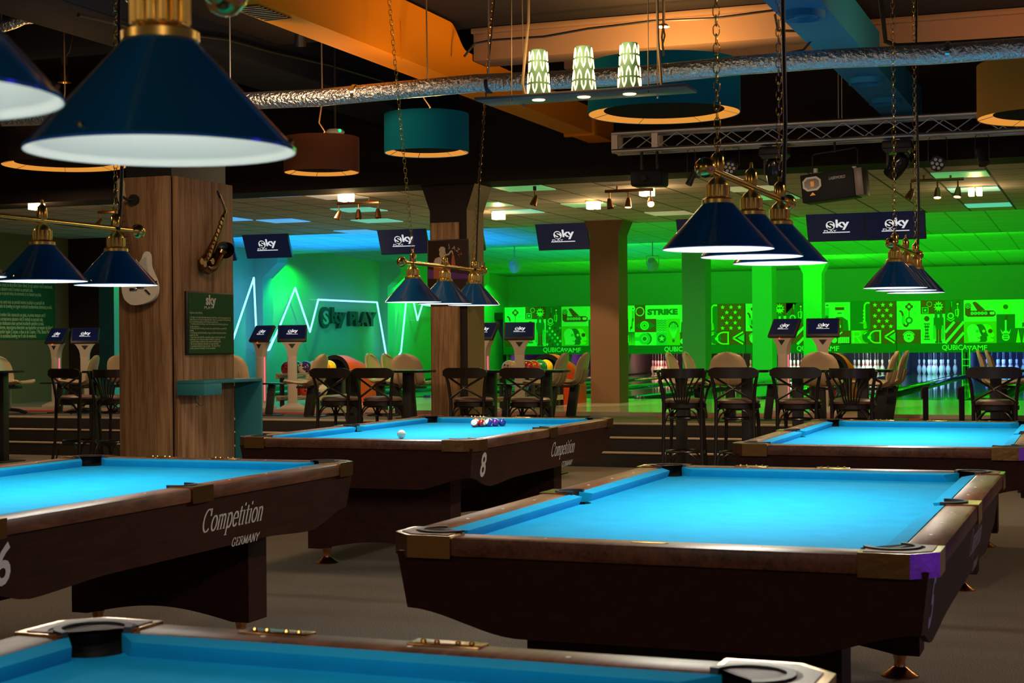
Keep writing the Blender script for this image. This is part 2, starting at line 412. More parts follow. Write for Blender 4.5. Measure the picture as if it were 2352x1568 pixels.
# jazz poster column: dark front, brown right flank, flared head under the bulkhead
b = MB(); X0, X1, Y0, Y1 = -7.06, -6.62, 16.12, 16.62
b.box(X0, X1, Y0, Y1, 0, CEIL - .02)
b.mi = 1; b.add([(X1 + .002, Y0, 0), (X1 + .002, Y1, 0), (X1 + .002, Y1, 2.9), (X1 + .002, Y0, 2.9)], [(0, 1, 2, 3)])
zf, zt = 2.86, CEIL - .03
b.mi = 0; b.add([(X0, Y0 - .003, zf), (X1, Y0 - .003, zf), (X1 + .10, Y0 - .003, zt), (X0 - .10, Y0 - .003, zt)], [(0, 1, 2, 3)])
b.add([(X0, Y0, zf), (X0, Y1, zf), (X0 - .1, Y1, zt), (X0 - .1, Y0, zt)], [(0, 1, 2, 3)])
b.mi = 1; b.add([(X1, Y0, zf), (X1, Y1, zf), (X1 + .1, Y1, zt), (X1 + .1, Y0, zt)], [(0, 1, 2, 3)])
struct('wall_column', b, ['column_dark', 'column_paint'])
b = MB(); b.box(X0 + .015, X0 + .355, Y0 - .03, Y0 - .001, .05, 2.73, .003); tag(b.obj('wood_panel', 'clad'), 'tall narrow wood panel fixed to the front of the jazz poster column', 'wall panel')
# big wood clad column in the pool hall
CX0, CX1, CY0, CY1 = -7.33, -6.82, 10.6, 11.49
b = MB(); b.box(CX0 + .04, CX1 - .05, CY0 + .05, CY1 - .03, 0, 4.3); struct('wall_column', b, 'black')
b = MB(); b.box(CX0, CX1 - .045, CY0, CY0 + .04, .02, 2.72, .003); tag(b.obj('wood_panel', 'clad'), 'brown wood cladding board behind the white guitar on the big column', 'wall panel')
b = MB(); b.box(CX1 - .04, CX1, CY0 + .045, CY1, .02, 2.72, .003); tag(b.obj('wood_panel', 'clad'), 'brown wood cladding board behind the saxophone on the big column', 'wall panel')

# ================================================================== POOL TABLES
TX, TY = .798, 1.433
RZ = .82
def notch(cx, cy, sx, sy, r, a0, a1, n=9):
    return [(sx * (cx + r * math.cos(math.radians(a))), sy * (cy + r * math.sin(math.radians(a)))) for a in [a0 + (a1 - a0) * i / n for i in range(n + 1)]]
PCX, PCY, PR = .668, 1.303, .066
def make_table():
    t = thing('pool_table', 'x', 'pool table')
    # bed cloth with six pocket notches
    poly = []
    q = notch(PCX, PCY, 1, 1, PR, -65, -205)          # walking ccw: right edge up to the corner pocket
    side = notch(.69, 0, 1, 1, PR, 250, 110)          # side pocket notch, from -y to +y
    right = [(.69, -1.225)] + [(max(x, .60), y) for x, y in side] + [(.69, 1.225)]
    cor = notch(PCX, PCY, 1, 1, PR, 300, 150)
    rightside = [(x, y) for x, y in side]
    pts = rightside + cor                                # right side going up, then round the +x+y pocket
    pts += [(-x, y) for x, y in reversed(cor)]           # -x +y pocket
    pts += [(-x, y) for x, y in reversed(rightside)]
    pts += [(-x, -y) for x, y in cor]
    pts += [(x, -y) for x, y in reversed(cor)]
    b = MB(); b.prism(pts, .765, .78); b.obj('bed_cloth', 'cloth', t)
    # cushions: nose line a..b, facing angles at both ends
    def cushion(bld, T, a, bb, ta, tb):
        prof = [(0, .812), (.052, RZ - .002), (.052, .779), (.016, .779), (.004, .800)]
        vs = [T @ Vector((a - d * ta, d, z)) for d, z in prof] + [T @ Vector((bb + d * tb, d, z)) for d, z in prof]
        n = len(prof); bld.add(vs, [tuple(range(n)), tuple(range(n, 2 * n))[::-1]] + [(i, (i + 1) % n, n + (i + 1) % n, n + i) for i in range(n)])
    N, Sd, kc, ks = .081, .066, 1.15, .28
    for sx in (1, -1):
        for sy in (1, -1):
            T = Matrix(((0, sx, 0, sx * .635), (sy, 0, 0, 0), (0, 0, 1, 0), (0, 0, 0, 1)))
            c = MB(); cushion(c, T, Sd, 1.27 - N, ks, kc); c.obj('cushion', 'cloth', t, ang=25)
    for sy in (1, -1):
        T = Matrix(((1, 0, 0, 0), (0, sy, 0, sy * 1.27), (0, 0, 1, 0), (0, 0, 0, 1)))
        c = MB(); cushion(c, T, -.635 + N, .635 - N, kc, kc); c.obj('cushion', 'cloth', t, ang=25)
    # wooden rails with inlaid sights
    for sx in (1, -1):
        for sy in (1, -1):
            r = MB(); x = sorted((sx * .687, sx * TX)); y = sorted((sy * .078, sy * 1.235))
            r.box(*x, *y, .762, RZ, .012); r.obj('rail', 'rail_wood', t)
    for sy in (1, -1):
        r = MB(); y = sorted((sy * 1.322, sy * TY)); r.box(-.60, .60, *y, .762, RZ, .012); r.obj('rail', 'rail_wood', t)
    s = MB()
    for sx in (1, -1):
        for k in range(1, 8):
            if k != 4: s.cyl((sx * .735, -1.27 + .3175 * k, RZ - .004), (sx * .735, -1.27 + .3175 * k, RZ + .0008), .0055, n=10)
    for sy in (1, -1):
        for k in (-1, 0, 1): s.cyl((.3175 * k, sy * 1.37, RZ - .004), (.3175 * k, sy * 1.37, RZ + .0008), .0055, n=10)
    s.obj('sight_inlays', 'sight', t)
    # corner castings, side castings, rubber pocket liners
    L, c = .205, .067
    for sx in (1, -1):
        for sy in (1, -1):
            pl = [(TX + .004, TY - L), (TX + .004, TY - c), (TX - c, TY + .004), (TX - L, TY + .004), (TX - L, 1.322)]
            pl += [(PCX + (PR + .013) * math.cos(math.radians(a)), PCY + (PR + .013) * math.sin(math.radians(a))) for a in range(155, -66, -20)] + [(.687, TY - L)]
            m = MB(); m.prism([(sx * x, sy * y) for x, y in pl], .757, RZ + .004)
            bmesh.ops.recalc_face_normals(m.bm, faces=m.bm.faces)
            o = m.obj('corner_casting', 'bronze', t)
            g = MB()
            inn = [(TX - .016, TY - L + .012), (TX - .016, TY - c - .004), (TX - c - .004, TY - .016), (TX - L + .012, TY - .016), (TX - L + .012, 1.335)]
            inn += [(PCX + (PR + .024) * math.cos(math.radians(a)), PCY + (PR + .024) * math.sin(math.radians(a))) for a in range(150, -61, -21)] + [(.70, TY - L + .012)]
            g.prism([(sx * x, sy * y) for x, y in inn], RZ, RZ + .0062); g.obj('casting_inlay', 'rail_wood', o)
            p = MB()
            ring = notch(PCX, PCY, sx, sy, PR + .012, 165, -75, 16) + notch(PCX, PCY, sx, sy, PR - .004, -75, 165, 16)
            p.prism(ring, .70, RZ + .010)
            p.lathe([(.001, .66), (PR + .01, .66), (PR + .01, .775)], 20, (sx * PCX, sy * PCY, 0)); p.obj('pocket_liner', 'rubber', t)
    for sx in (1, -1):
        pl = [(TX + .004, -.078), (TX + .004, .078), (.692, .078)] + [(.69 + (PR + .006) * math.cos(math.radians(a)), (PR + .006) * math.sin(math.radians(a))) for a in range(80, -81, -16)] + [(.692, -.078)]
        m = MB(); m.prism([(sx * x, y) for x, y in pl], .757, RZ + .004); m.obj('side_casting', 'bronze', t)
        p = MB(); p.prism(notch(.69, 0, sx, 1, PR + .006, 105, -105, 14) + notch(.69, 0, sx, 1, PR - .007, -105, 105, 14), .70, RZ + .009)
        p.lathe([(.001, .66), (PR + .004, .66), (PR + .004, .775)], 18, (sx * .69, 0, 0)); p.obj('pocket_liner', 'rubber', t)
    # oval badge on the head rail, bronze plates on the foot rail
    m = MB(); m.prism([(.055 * math.cos(a * PI / 12), -1.378 + .014 * math.sin(a * PI / 12)) for a in range(24)], RZ, RZ + .0015); m.obj('badge', 'bronze', t)
    for x in (-.31, .06):
        m = MB(); m.box(x - .075, x + .075, 1.385, TY + .003, RZ - .01, RZ + .003, .002)
        o = m.obj('rail_plate', 'bronze', t)
        g = MB()
        for q in (-.05, -.022, .022, .05): g.sphere((x + q, 1.41, RZ + .004), .006, 8)
        g.obj('screw', 'bronze', o)
    # apron with scooped lower edge
    a = MB(); k = .13
    def zb(s, H, mid):
        d = H - abs(s)
        e = min(1, max(0, d / .36)); e = e * e * (3 - 2 * e)
        g = min(1, max(0, (d - .34) / .5)); g = g * g * (3 - 2 * g)
        return .600 - .078 * e + mid * g
    XT, YT, zt = TX - .022, TY - .022, .772
    for sgn in (1, -1):
        for H, W_, long_ in ((YT, XT, 1), (XT, YT, 0)):
            n = 40; rows = []
            for i in range(n + 1):
                s = -H + 2 * H * i / n; z1 = zb(s, H, .022 if long_ else 0)
                col = []
                for z in (zt, zt - .035, (zt + z1) / 2, z1):
                    dd = k * (zt - z); f = (H - dd) / H
                    col.append((sgn * (W_ - dd), s * f, z) if long_ else (s * f, sgn * (W_ - dd), z))
                rows.append(col)
            vs = [v for r in rows for v in r]
            a.add(vs, [(i * 4 + j, (i + 1) * 4 + j, (i + 1) * 4 + j + 1, i * 4 + j + 1) for i in range(n) for j in range(3)])
    a.obj('apron', 'mahogany', t, thick=.02, ang=30)
    u = MB(); u.box(-.70, .70, -1.30, 1.30, .64, .765); u.obj('slate_bed', 'black', t)
    for sy in (1, -1):
        g = MB(); n = 18
        poly = [(-.49, .54), (-.49, .10)] + [(-.40 + .8 * i / n, .10 + .055 * math.sin(PI * i / n) ** 1) for i in range(n + 1)] + [(.49, .10), (.49, .66), (-.49, .66)]
        T = Matrix(((1, 0, 0, 0), (0, 0, 1, sy * .98), (0, 1, 0, 0), (0, 0, 0, 1)))
        g.prism(poly, -.085, .085, T=T)
        lg = g.obj('leg', 'mahogany', t)
        for sx in (1, -1):
            f = MB(); f.lathe([(.001, 0), (.075, 0), (.078, .006), (.05, .022), (.026, .04), (.022, .06), (.032, .10), (.001, .10)], 24, (sx * .40, sy * .98, 0)); f.obj('foot', 'copper', lg)
    b = MB(); b.box(-.09, .09, -.9, .9, .38, .56); b.obj('stretcher', 'mahogany', t)
    return t
# serif italic lettering for the maker's mark, drawn with a broad nib
def nib_text(glyphs, h, nib=(.085, .022), shear=.26):
    mbx = MB(); x0 = 0
    for pts_list, adv in glyphs:
        for pts in pts_list:
            for (ax, ay), (bx, by) in zip(pts[:-1], pts[1:]):
                dx, dy = bx - ax, by - ay; l = math.hypot(dx, dy) or 1; px_, py_ = -dy / l, dx / l
                wgt = nib[0] * abs(dy / l) + nib[1] * abs(dx / l)
                wgt = max(nib[1], wgt * .95) / 2
                e = .012; ax2, ay2, bx2, by2 = ax - dx / l * e, ay - dy / l * e, bx + dx / l * e, by + dy / l * e
                q = [(ax2 + px_ * wgt, ay2 + py_ * wgt), (bx2 + px_ * wgt, by2 + py_ * wgt), (bx2 - px_ * wgt, by2 - py_ * wgt), (ax2 - px_ * wgt, ay2 - py_ * wgt)]
                mbx.poly([((x0 + x + shear * y) * h, y * h, 0) for x, y in q])
        x0 += adv
    return mbx, (x0) * h
def serif(x, y, w=.13): return [(x - w / 2, y), (x + w / 2, y)]
G = {
 'C': ([arc(.34, .37, .29, 50, 310, 16, .37), [(.53, .74), (.545, .52)]], .68),
 'o': ([arc(.24, .24, .19, 0, 360, 16, .245)], .50),
 'm': ([[(.10, .48), (.10, 0)], [(.02, .47), (.10, .47)], serif(.10, 0), arc(.22, .36, .12, 180, 0, 6, .12), [(.34, .36), (.34, 0)], serif(.34, 0), arc(.46, .36, .12, 180, 0, 6, .12), [(.58, .36), (.58, 0)], serif(.58, 0)], .70),
 'n': ([[(.10, .48), (.10, 0)], [(.02, .47), (.10, .47)], serif(.10, 0), arc(.23, .35, .13, 180, 0, 6, .13), [(.36, .35), (.36, 0)], serif(.36, 0)], .48),
 'p': ([[(.12, .48), (.12, -.24)], [(.03, .47), (.12, .47)], serif(.12, -.24, .18), arc(.26, .24, .17, 150, -150, 12, .245)], .52),
 'e': ([[(.06, .26), (.40, .26)], arc(.235, .24, .18, 5, 320, 14, .245)], .46),
 't': ([[(.14, .62), (.14, .08)], arc(.21, .08, .07, 180, 310, 4, .08), [(.03, .47), (.28, .47)]], .32),
 'i': ([[(.11, .48), (.11, 0)], [(.03, .47), (.11, .47)], serif(.11, 0), [(.11, .64), (.11, .72)]], .25),
 'G': ([arc(.34, .37, .29, 50, 310, 14, .37), [(.53, .74), (.54, .55)], [(.56, .30), (.56, .04)], [(.44, .30), (.64, .30)]], .76),
 'E': ([[(.12, .73), (.12, .01)], [(.04, .72), (.50, .72)], [(.50, .72), (.50, .58)], [(.12, .38), (.40, .38)], [(.04, .02), (.52, .02)], [(.52, .02), (.52, .18)]], .62),
 'R': ([[(.12, .73), (.12, .01)], [(.04, .72), (.3, .72)], arc(.30, .55, .2, 90, -90, 8, .17), [(.12, .38), (.3, .38)], [(.32, .38), (.56, .01)], serif(.12, .01), serif(.6, .01)], .68),
 'M': ([[(.12, .73), (.12, .01)], [(.12, .73), (.40, .06)], [(.40, .06), (.68, .73)], [(.68, .73), (.68, .01)], serif(.12, .01), serif(.68, .01)], .84),
 'A': ([[(.06, .01), (.33, .74)], [(.33, .74), (.60, .01)], [(.16, .26), (.50, .26)], serif(.06, .01), serif(.6, .01)], .70),
 'N': ([[(.12, .73), (.12, .01)], [(.12, .73), (.56, .01)], [(.56, .01), (.56, .73)], serif(.12, .01), serif(.56, .72)], .72),
 'Y': ([[(.04, .73), (.32, .36)], [(.60, .73), (.32, .36)], [(.32, .36), (.32, .01)], serif(.06, .72), serif(.6, .72), serif(.32, .01)], .66),
}
def maker_mark(parent, x, yc, zc, wid):
    for s, h, wd, dy, dz, nib in (('Competition', .125, wid, 0, 0, (.10, .03)), ('GERMANY', .048, wid * .46, wid * .245, -.088, (.12, .05))):
        m, w = nib_text([G[c] for c in s], h, nib, .22)
        for v in m.bm.verts:
            a, bb = v.co.x / w * wd - wd / 2, v.co.y - .04
            z = zc + dz + bb
            v.co = Vector((x - .13 * (.772 - z) + .0012, yc + dy + a, z))
        m.obj('maker_lettering', 'white_print', parent)
def table_number(parent, ch, x, yc, zc, h=.15):
    me = text_mesh(ch, .2, .0005, 0, .004)
    xs = [v.co.x for v in me.vertices]; ys = [v.co.y for v in me.vertices]; k = h / (max(ys) - min(ys)); mx, my = (max(xs) + min(xs)) / 2, (max(ys) + min(ys)) / 2
    for v in me.vertices:
        z = zc + (v.co.y - my) * k; v.co = Vector((x - .13 * (.772 - z) + .0012 + v.co.z, yc + (v.co.x - mx) * k * .9, z))
    me.materials.clear(); me.materials.append(M['white_print'])
    o = bpy.data.objects.new('table_number', me); COL.objects.link(o); o.parent = parent; return o
XS = TX - .022
proto = make_table()
maker_mark(proto, XS, .30, .665, .50)
TABLES = [  # x, y, clockwise degrees, number, label
 (-4.287, 9.998, -.28, '8', 'pool table numbered 8 with racked balls and a white cue ball'),
 (-1.229, 5.729, .11, '5', 'empty blue pool table filling the right foreground, in full view'),
 (-4.244, 5.550, -.27, '6', 'pool table numbered 6 at the left, in front of the wood column'),
 (-1.194, 10.090, -.51, '7', 'blue pool table at the right, behind the large right foreground table'),
 (-1.258, 1.360, .6, None, 'nearest pool table, only its blue far cushion seen along the bottom'),
 (-9.13, 9.02, 0, None, 'pool table of which only a brass corner shows at the left edge')]
TOBJ = []
for i, (x, y, cw, num, lab) in enumerate(TABLES):
    o = proto if i == 0 else copy_tree(proto)
    o.location = (x, y, 0); o.rotation_euler.z = -math.radians(cw); o['label'] = lab; o['category'] = 'pool table'; o['group'] = 'pool tables'
    TOBJ.append(o)
for o, (x, y, cw, num, lab) in zip(TOBJ, TABLES):
    if num: table_number(o, num, XS, -1.20, .665)
TB = TABLES[0]
# ------------------------------------------------------------------ balls on table 8
BR = .0286
BC = {'white': (.82, .80, .68), 'yellow': (.85, .50, .02), 'blue': (.015, .03, .22), 'red': (.55, .01, .01), 'violet': (.07, .012, .22), 'orange': (.80, .20, .01), 'green': (.01, .16, .05), 'maroon': (.22, .01, .015), 'black': (.01, .01, .01)}
for n_, c_ in BC.items(): mat('ball_' + n_, c_, .08, coat=.5)
def pool_ball(c, col, stripe, label, rot=0, tilt=0):
    b = MB(); b.sphere((0, 0, 0), BR, 20)
    o = b.obj('pool_ball', ['ball_white', 'ball_' + col])
    if not stripe:
        for p in o.data.polygons: p.material_index = 0 if col == 'white' else 1
    else:
        for p in o.data.polygons: p.material_index = 1 if abs(p.center.z) < BR * .55 else 0
    o.location = c; o.rotation_euler = (tilt, .3, rot); tag(o, label, 'pool ball', 'pool balls racked on table 8' if label[:3] != 'cue' and 'cue' not in label else None)
    if col not in ('white',):
        q = MB(); q.mi = 0; q.cyl((0, 0, BR * .9), (0, 0, BR * 1.004), BR * .42, n=14); q.obj('number_spot', 'ball_white', o)
    return o
ZB = .78 + BR
c0 = at_z(1090, 972.0, ZB); c1 = at_z(1148.4, 969.9, ZB)
e1 = (c1 - c0); e1.z = 0; e1.normalize(); e2 = Matrix.Rotation(math.radians(60), 3, 'Z') @ e1
rack = {(0, 0): ('red', 1, 'white pool ball with a red stripe at the near corner of the rack'), (1, 0): ('maroon', 0, 'dark red pool ball second in the front side of the rack'), (2, 0): ('blue', 1, 'white pool ball with a blue stripe in the middle of the rack front'),
 (3, 0): ('violet', 0, 'violet pool ball fourth in the front side of the rack'), (4, 0): ('blue', 0, 'dark blue pool ball at the right corner of the rack'),
 (0, 1): ('orange', 1, 'orange striped pool ball just left behind the near corner ball'), (0, 2): ('red', 1, 'red striped pool ball at the left of the rack, behind the orange one'), (1, 1): ('yellow', 0, 'yellow pool ball in the second row of the rack'), (2, 1): ('red', 0, 'red pool ball behind the blue striped one in the rack'),
 (3, 1): ('violet', 1, 'violet striped pool ball behind the violet one'), (0, 3): ('green', 0, 'green pool ball fourth along the left side of the rack'), (0, 4): ('orange', 0, 'orange pool ball at the far corner of the rack'), (1, 2): ('black', 0, 'black pool ball in the middle of the rack'), (1, 3): ('green', 1, 'green striped pool ball on the far side of the rack'), (2, 2): ('yellow', 1, 'yellow striped pool ball on the far right side of the rack')}
for (i, j), (col, st, lab) in rack.items():
    pool_ball(c0 + e1 * .0577 * i + e2 * .0577 * j, col, st, lab, rot=i * 1.3 + j, tilt=1.1 + .5 * i)
pool_ball(at_z(922, 997, ZB), 'white', 0, 'white cue ball alone on the near half of table 8')

# ================================================================== BILLIARD LAMPS
def make_shade(parent, y):
    b = MB(); b.mi = 0
    b.lathe([(.186, 0), (.187, .004), (.05, .155)], 48)
    b.mi = 1; b.lathe([(.186, 0), (.183, .001), (.178, .008), (.046, .150), (.001, .150)], 48)
    o = b.obj('lamp_shade', ['shade_blue', 'shade_white'], parent, ang=50, loc=(0, y, 0))
    s = MB()
    for k in range(3): 
        t = 2 * PI * k / 3 + .5; s.sphere((.178 * math.cos(t), .178 * math.sin(t), .016), .005, 8)
    s.obj('rivet', 'copper', o)
    g = MB(); g.lathe([(.046, .150), (.054, .154), (.054, .166), (.044, .172), (.036, .176)], 28)
    g.lathe([(.036, .176), (.037, .214), (.03, .228), (.014, .242), (.008, .25)], 28)
    for k in range(14):
        t = 2 * PI * k / 14; g.cyl((.037 * math.cos(t), .037 * math.sin(t), .178), (.037 * math.cos(t), .037 * math.sin(t), .214), .0055, n=6)
    g.obj('gallery', 'brass_ribbed', parent, loc=(0, y, 0))
    f = MB(); f.lathe([(.001, .262), (.021, .264), (.022, .27), (.022, .308), (.019, .314), (.007, .326), (.005, .345), (.001, .348)], 18); f.obj('finial', 'brass', parent, loc=(0, y, 0))
    l = MB(); l.sphere((0, 0, .10), .028, 12); l.obj('bulb', 'bulb', parent, loc=(0, y, 0))
def chain(parent, p0, p1, m='brass', ln=.040, r=.0019, w=.0105):
    p0, p1 = Vector(p0), Vector(p1); d = p1 - p0; n = max(2, int(d.length / (ln * .78))); b = MB(); dn = d.normalized(); a = dn.orthogonal().normalized(); c = dn.cross(a)
    for i in range(n):
        o = p0 + d * ((i + .5) / n); s = (a + c).normalized() if i % 2 else (a - c).normalized(); h = ln / 2 - w
        pts = []
        for t in range(4): th = PI * t / 3; pts.append(o + dn * (h + w * math.sin(th)) + s * w * math.cos(th))
        for t in range(4): th = PI + PI * t / 3; pts.append(o + dn * (-h + w * math.sin(th)) + s * w * math.cos(th))
        b.tube(pts, r, 4, closed=True)
    return b.obj('chain', m, parent)
def make_lamp():
    t = thing('billiard_lamp', 'x', 'lamp')
    for y in (-.53, 0, .53): make_shade(t, y)
    b = MB(); b.cyl((0, -.69, .256), (0, .69, .256), .0125, n=16); b.obj('bar', 'brass', t)
    for s in (-1, 1):
        q = MB(); q.sphere((0, s * .705, .256), .034, 24); q.cyl((0, s * .675, .256), (0, s * .655, .256), .022, .016, 16); q.obj('ball_end', 'brass', t)
    return t
lp = make_lamp(); first = True
LAMPS = [  # table index, rim height, shade middle px (None = over the table centre), chain top offset, label
 (0, 1.665, None, .42, 'three shade blue and brass billiard lamp over the table with racked balls'),
 (1, 1.70, None, .02, 'three shade blue and brass lamp at the right, in front of the lighting truss'),
 (2, 1.668, None, .02, 'blue and brass billiard lamp in front of the guitar, cut by the left edge'),
 (3, 1.70, None, .02, 'small looking blue billiard lamp at the far right, below the twin screens'),
 (4, 1.662, None, .02, 'largest blue lamp shades in the upper left foreground, glowing white inside')]
mid_px = {0: (1022, 697), 1: (1726.8, 583), 3: (2081, 665)}
for i, (ti, zr, _, co, lab) in enumerate(LAMPS):
    x, y, cw = TABLES[ti][:3]
    if ti in mid_px: p = at_z(*mid_px[ti], zr)
    o = lp if i == 0 else copy_tree(lp)
    lx, ly = x, y
    if ti in mid_px:
        # keep the lamp over its table but line it up sideways with the photo
        q = at_y(mid_px[ti][0], mid_px[ti][1], y); lx = q.x
    if ti == 2: lx = at_y(267, 653, y + .53).x
    if ti == 4: lx = at_y(370, 325, y + .53).x
    o.location = (lx, ly, zr); o['label'] = lab; o['group'] = 'billiard lamps'
    LAMPS[i] = (o, lx, ly, zr, co)
LPW = (11.5, 12, 10.5, 14, 5.5)
for k, (o, lx, ly, zr, co) in enumerate(LAMPS):
    for s in (-1, 1):
        chain(o, (0, s * .53, .343), (0, s * (.53 + co), 3.98 - zr))
    c = MB(); c.tube([(.015, .53, .25), (.016, .545, .36), (.022, .55, .55), (.014, .54 + co * .3, 1.2), (.016, .54 + co, 3.98 - zr)], .0085 if k else .006, 8); c.obj('power_cable', 'black', o)
    for y in (-.53, 0, .53):
        l_ = light('lamp_bulb', 'AREA', (lx, ly + y, zr + .012), (1, .93, .80), LPW[k], .13, rot=(0, 0, 0)); l_.data.shape = 'DISK'
        light('lamp_bulb', 'POINT', (lx, ly + y, zr + .05), (1, .95, .84), 1.05 if k == 4 else 2.6, .03)

# ================================================================== OVERHEAD
# orange duct with its stepped top, blue duct with round diffusers
def duct(name, label, x0, x1, prof, m, y_end):
    t = thing(name, label, 'duct')
    b = MB(); T = Matrix(((0, 0, 1, 0), (1, 0, 0, 0), (0, 1, 0, 0), (0, 0, 0, 1)))
    b.prism(prof, x0, x1, T=T); b.obj('duct_body', m, t, ang=25); return t
zo = 3.50
prof = [(1.0, zo), (15.95, zo), (15.95, zo + .26), (11.9, zo + .26)] + [(11.9 - .35 * i / 8, zo + .26 + .18 * (1 - math.cos(PI * i / 8)) / 2) for i in range(1, 9)] + [(1.0, zo + .44)]
od = duct('ventilation_duct', 'orange rectangular air duct running diagonally under the ceiling', -5.14, -4.87, prof, 'duct_orange', 16)
b = MB(); b.box(-5.17, -4.84, 15.2, 15.26, zo - .02, zo + .28, .004); b.obj('flange', 'duct_orange', od)
b = MB()
for i in range(9): b.box(-5.10, -4.91, 8.6 + .05 * i, 8.625 + .05 * i, zo - .012, zo + .001)
b.obj('grille', 'bronze', od)
for y in (10.6, 13.2):
    b = MB(); b.box(-4.872, -4.862, y, y + .02, zo - .015, zo + .27); b.obj('seam', 'duct_orange', od)
zb_ = 3.56
bd = duct('ventilation_duct', 'blue rectangular air duct with round diffusers at the upper right', -2.05, -1.71, [(1.0, zb_), (15.95, zb_), (15.95, zb_ + .30), (1.0, zb_ + .30)], 'duct_blue', 16)
for px, py in ((1868, 30), (2003, 183), (2046, 230)):
    p = at_z(px, py, zb_ - .01); b = MB()
    b.lathe([(.001, -.025), (.035, -.028), (.04, -.012), (.06, -.035), (.065, -.015), (.09, -.04), (.097, -.018), (.125, -.045), (.14, -.045), (.145, 0), (.13, .012)], 32, (-1.88, p.y, zb_)); b.obj('diffuser', 'duct_blue', bd)
def pipe(label, p0, p1, r, n=16, bands=9):
    t = thing('foil_duct', label, 'duct')
    p0, p1 = Vector(p0), Vector(p1); b = MB(); pts = [p0 + (p1 - p0) * i / 30 + Vector((0, 0, -.012 * math.sin(i * 1.7))) for i in range(31)]
    b.tube(pts, r, 18); b.obj('foil_sleeve', 'foil', t)
    for i in range(bands):
        q = p0 + (p1 - p0) * ((i + .5) / bands); d = (p1 - p0).normalized()
        g = MB(); g.cyl(q - d * .012, q + d * .012, r * 1.05, n=18); g.obj('band', 'chrome' if i % 2 else 'rubber', t)
        if i % 2 == 0:
            h = MB(); h.cyl(q + Vector((0, 0, r)), (q.x, q.y, 4.7), .006, n=6); h.obj('hanger_rod', 'steel', t)
    return t
zp = 3.11
pa, pb = at_z(610, 221, zp), at_z(2330, 118, zp)
ym = (pa.y + pb.y) / 2
pipe('long silver foil duct crossing the whole hall under the ceiling', (-12.2, ym, zp), (5.5, ym, zp), .060, bands=18)
q0, q1 = at_z(-60, 72, 3.75), at_z(330, -18, 3.95)
pipe('short silver foil duct sloping across the upper left corner', q0 + (q0 - q1) * .3, q1 + (q1 - q0) * .5, .045, bands=4)
# lighting truss
ty, tz0, tz1, td = 15.35, 3.325, 3.505, .20
tx0 = at_y(1406, 335, ty).x; tx1 = 5.0
tr = thing('lighting_truss', 'square aluminium lighting truss under the dark ceiling at the right', 'truss')
for yy in (ty, ty + td):
    for z in (tz0, tz1):
        b = MB(); b.cyl((tx0, yy, z), (tx1, yy, z), .0235, n=14); b.obj('chord', 'steel', tr)
nseg = int((tx1 - tx0) / .16)
for k, yy in enumerate((ty, ty + td)):
    b = MB()
    pts = [(tx0 + .06 + i * .205 + k * .1, yy, (tz1 - .02) if i % 2 else (tz0 + .02)) for i in range(int((tx1 - tx0 - .3) / .205))]
    b.tube(pts, .0065, 6); b.obj('web_rods', 'steel', tr)
for x in (tx0 + .01, tx0 + .43):
    b = MB()
    for yy in (ty, ty + td): b.box(x - .015, x + .05, yy - .012, yy + .012, tz0, tz1)
    for z in (tz0, tz1): b.box(x - .015, x + .05, ty, ty + td, z - .012, z + .012)
    b.obj('end_plate', 'steel', tr)
for px in (1926, 1934):
    x = at_y(px, 260, ty + .1).x; b = MB(); b.cyl((x, ty + .1, tz1), (x, ty + .1, 4.74), .006, n=6); b.obj('wire_rope', 'steel', tr)
# stage fixtures hanging from the truss
def hang(px, py): return at_y(px, py, ty + .02)
def par_can(px, py, r, label, lens=True, face=(0, -1, -.35)):
    p = hang(px, py); t = thing('par_light', label, 'stage light', p)
    top = tz0 - p.z - .02; w = r * 1.15
    b = MB(); b.tube([(-w, 0, 0), (-w, 0, top - .03), (-w * .8, 0, top), (w * .8, 0, top), (w, 0, top - .03), (w, 0, 0)], .005, 6); b.obj('yoke', 'frame_black', t)
    b = MB(); b.cyl((0, 0, top - .01), (0, 0, top + .045), .016, n=10); b.obj('clamp', 'steel', t)
    f = Vector(face).normalized(); bb = MB(); bb.cyl(f * .07, f * -.09, r, r * .75, 10); o = bb.obj('can', 'frame_black', t)
    if lens:
        a = f.orthogonal().normalized(); c = f.cross(a)
        for k in range(7):
            off = Vector((0, 0, 0)) if k == 6 else (a * math.cos(k * PI / 3) + c * math.sin(k * PI / 3)) * r * .58
            g = MB(); g.cyl(f * .066 + off, f * .076 + off, r * .21, n=10); g.obj('lens', 'white_plastic', o)
    return t
par_can(1680, 381, .07, 'round seven lens stage light hanging between two moving heads at the truss middle')
par_can(2154, 372, .075, 'round seven lens stage light at the right end of the truss')
par_can(2256, 362, .055, 'small black stage light in a thin yoke, rightmost on the truss', False, (.3, -.4, -1))
par_can(1588, 410, .035, 'tiny black stage light hanging behind the brass lamp end', False, (-.4, -.3, -1))
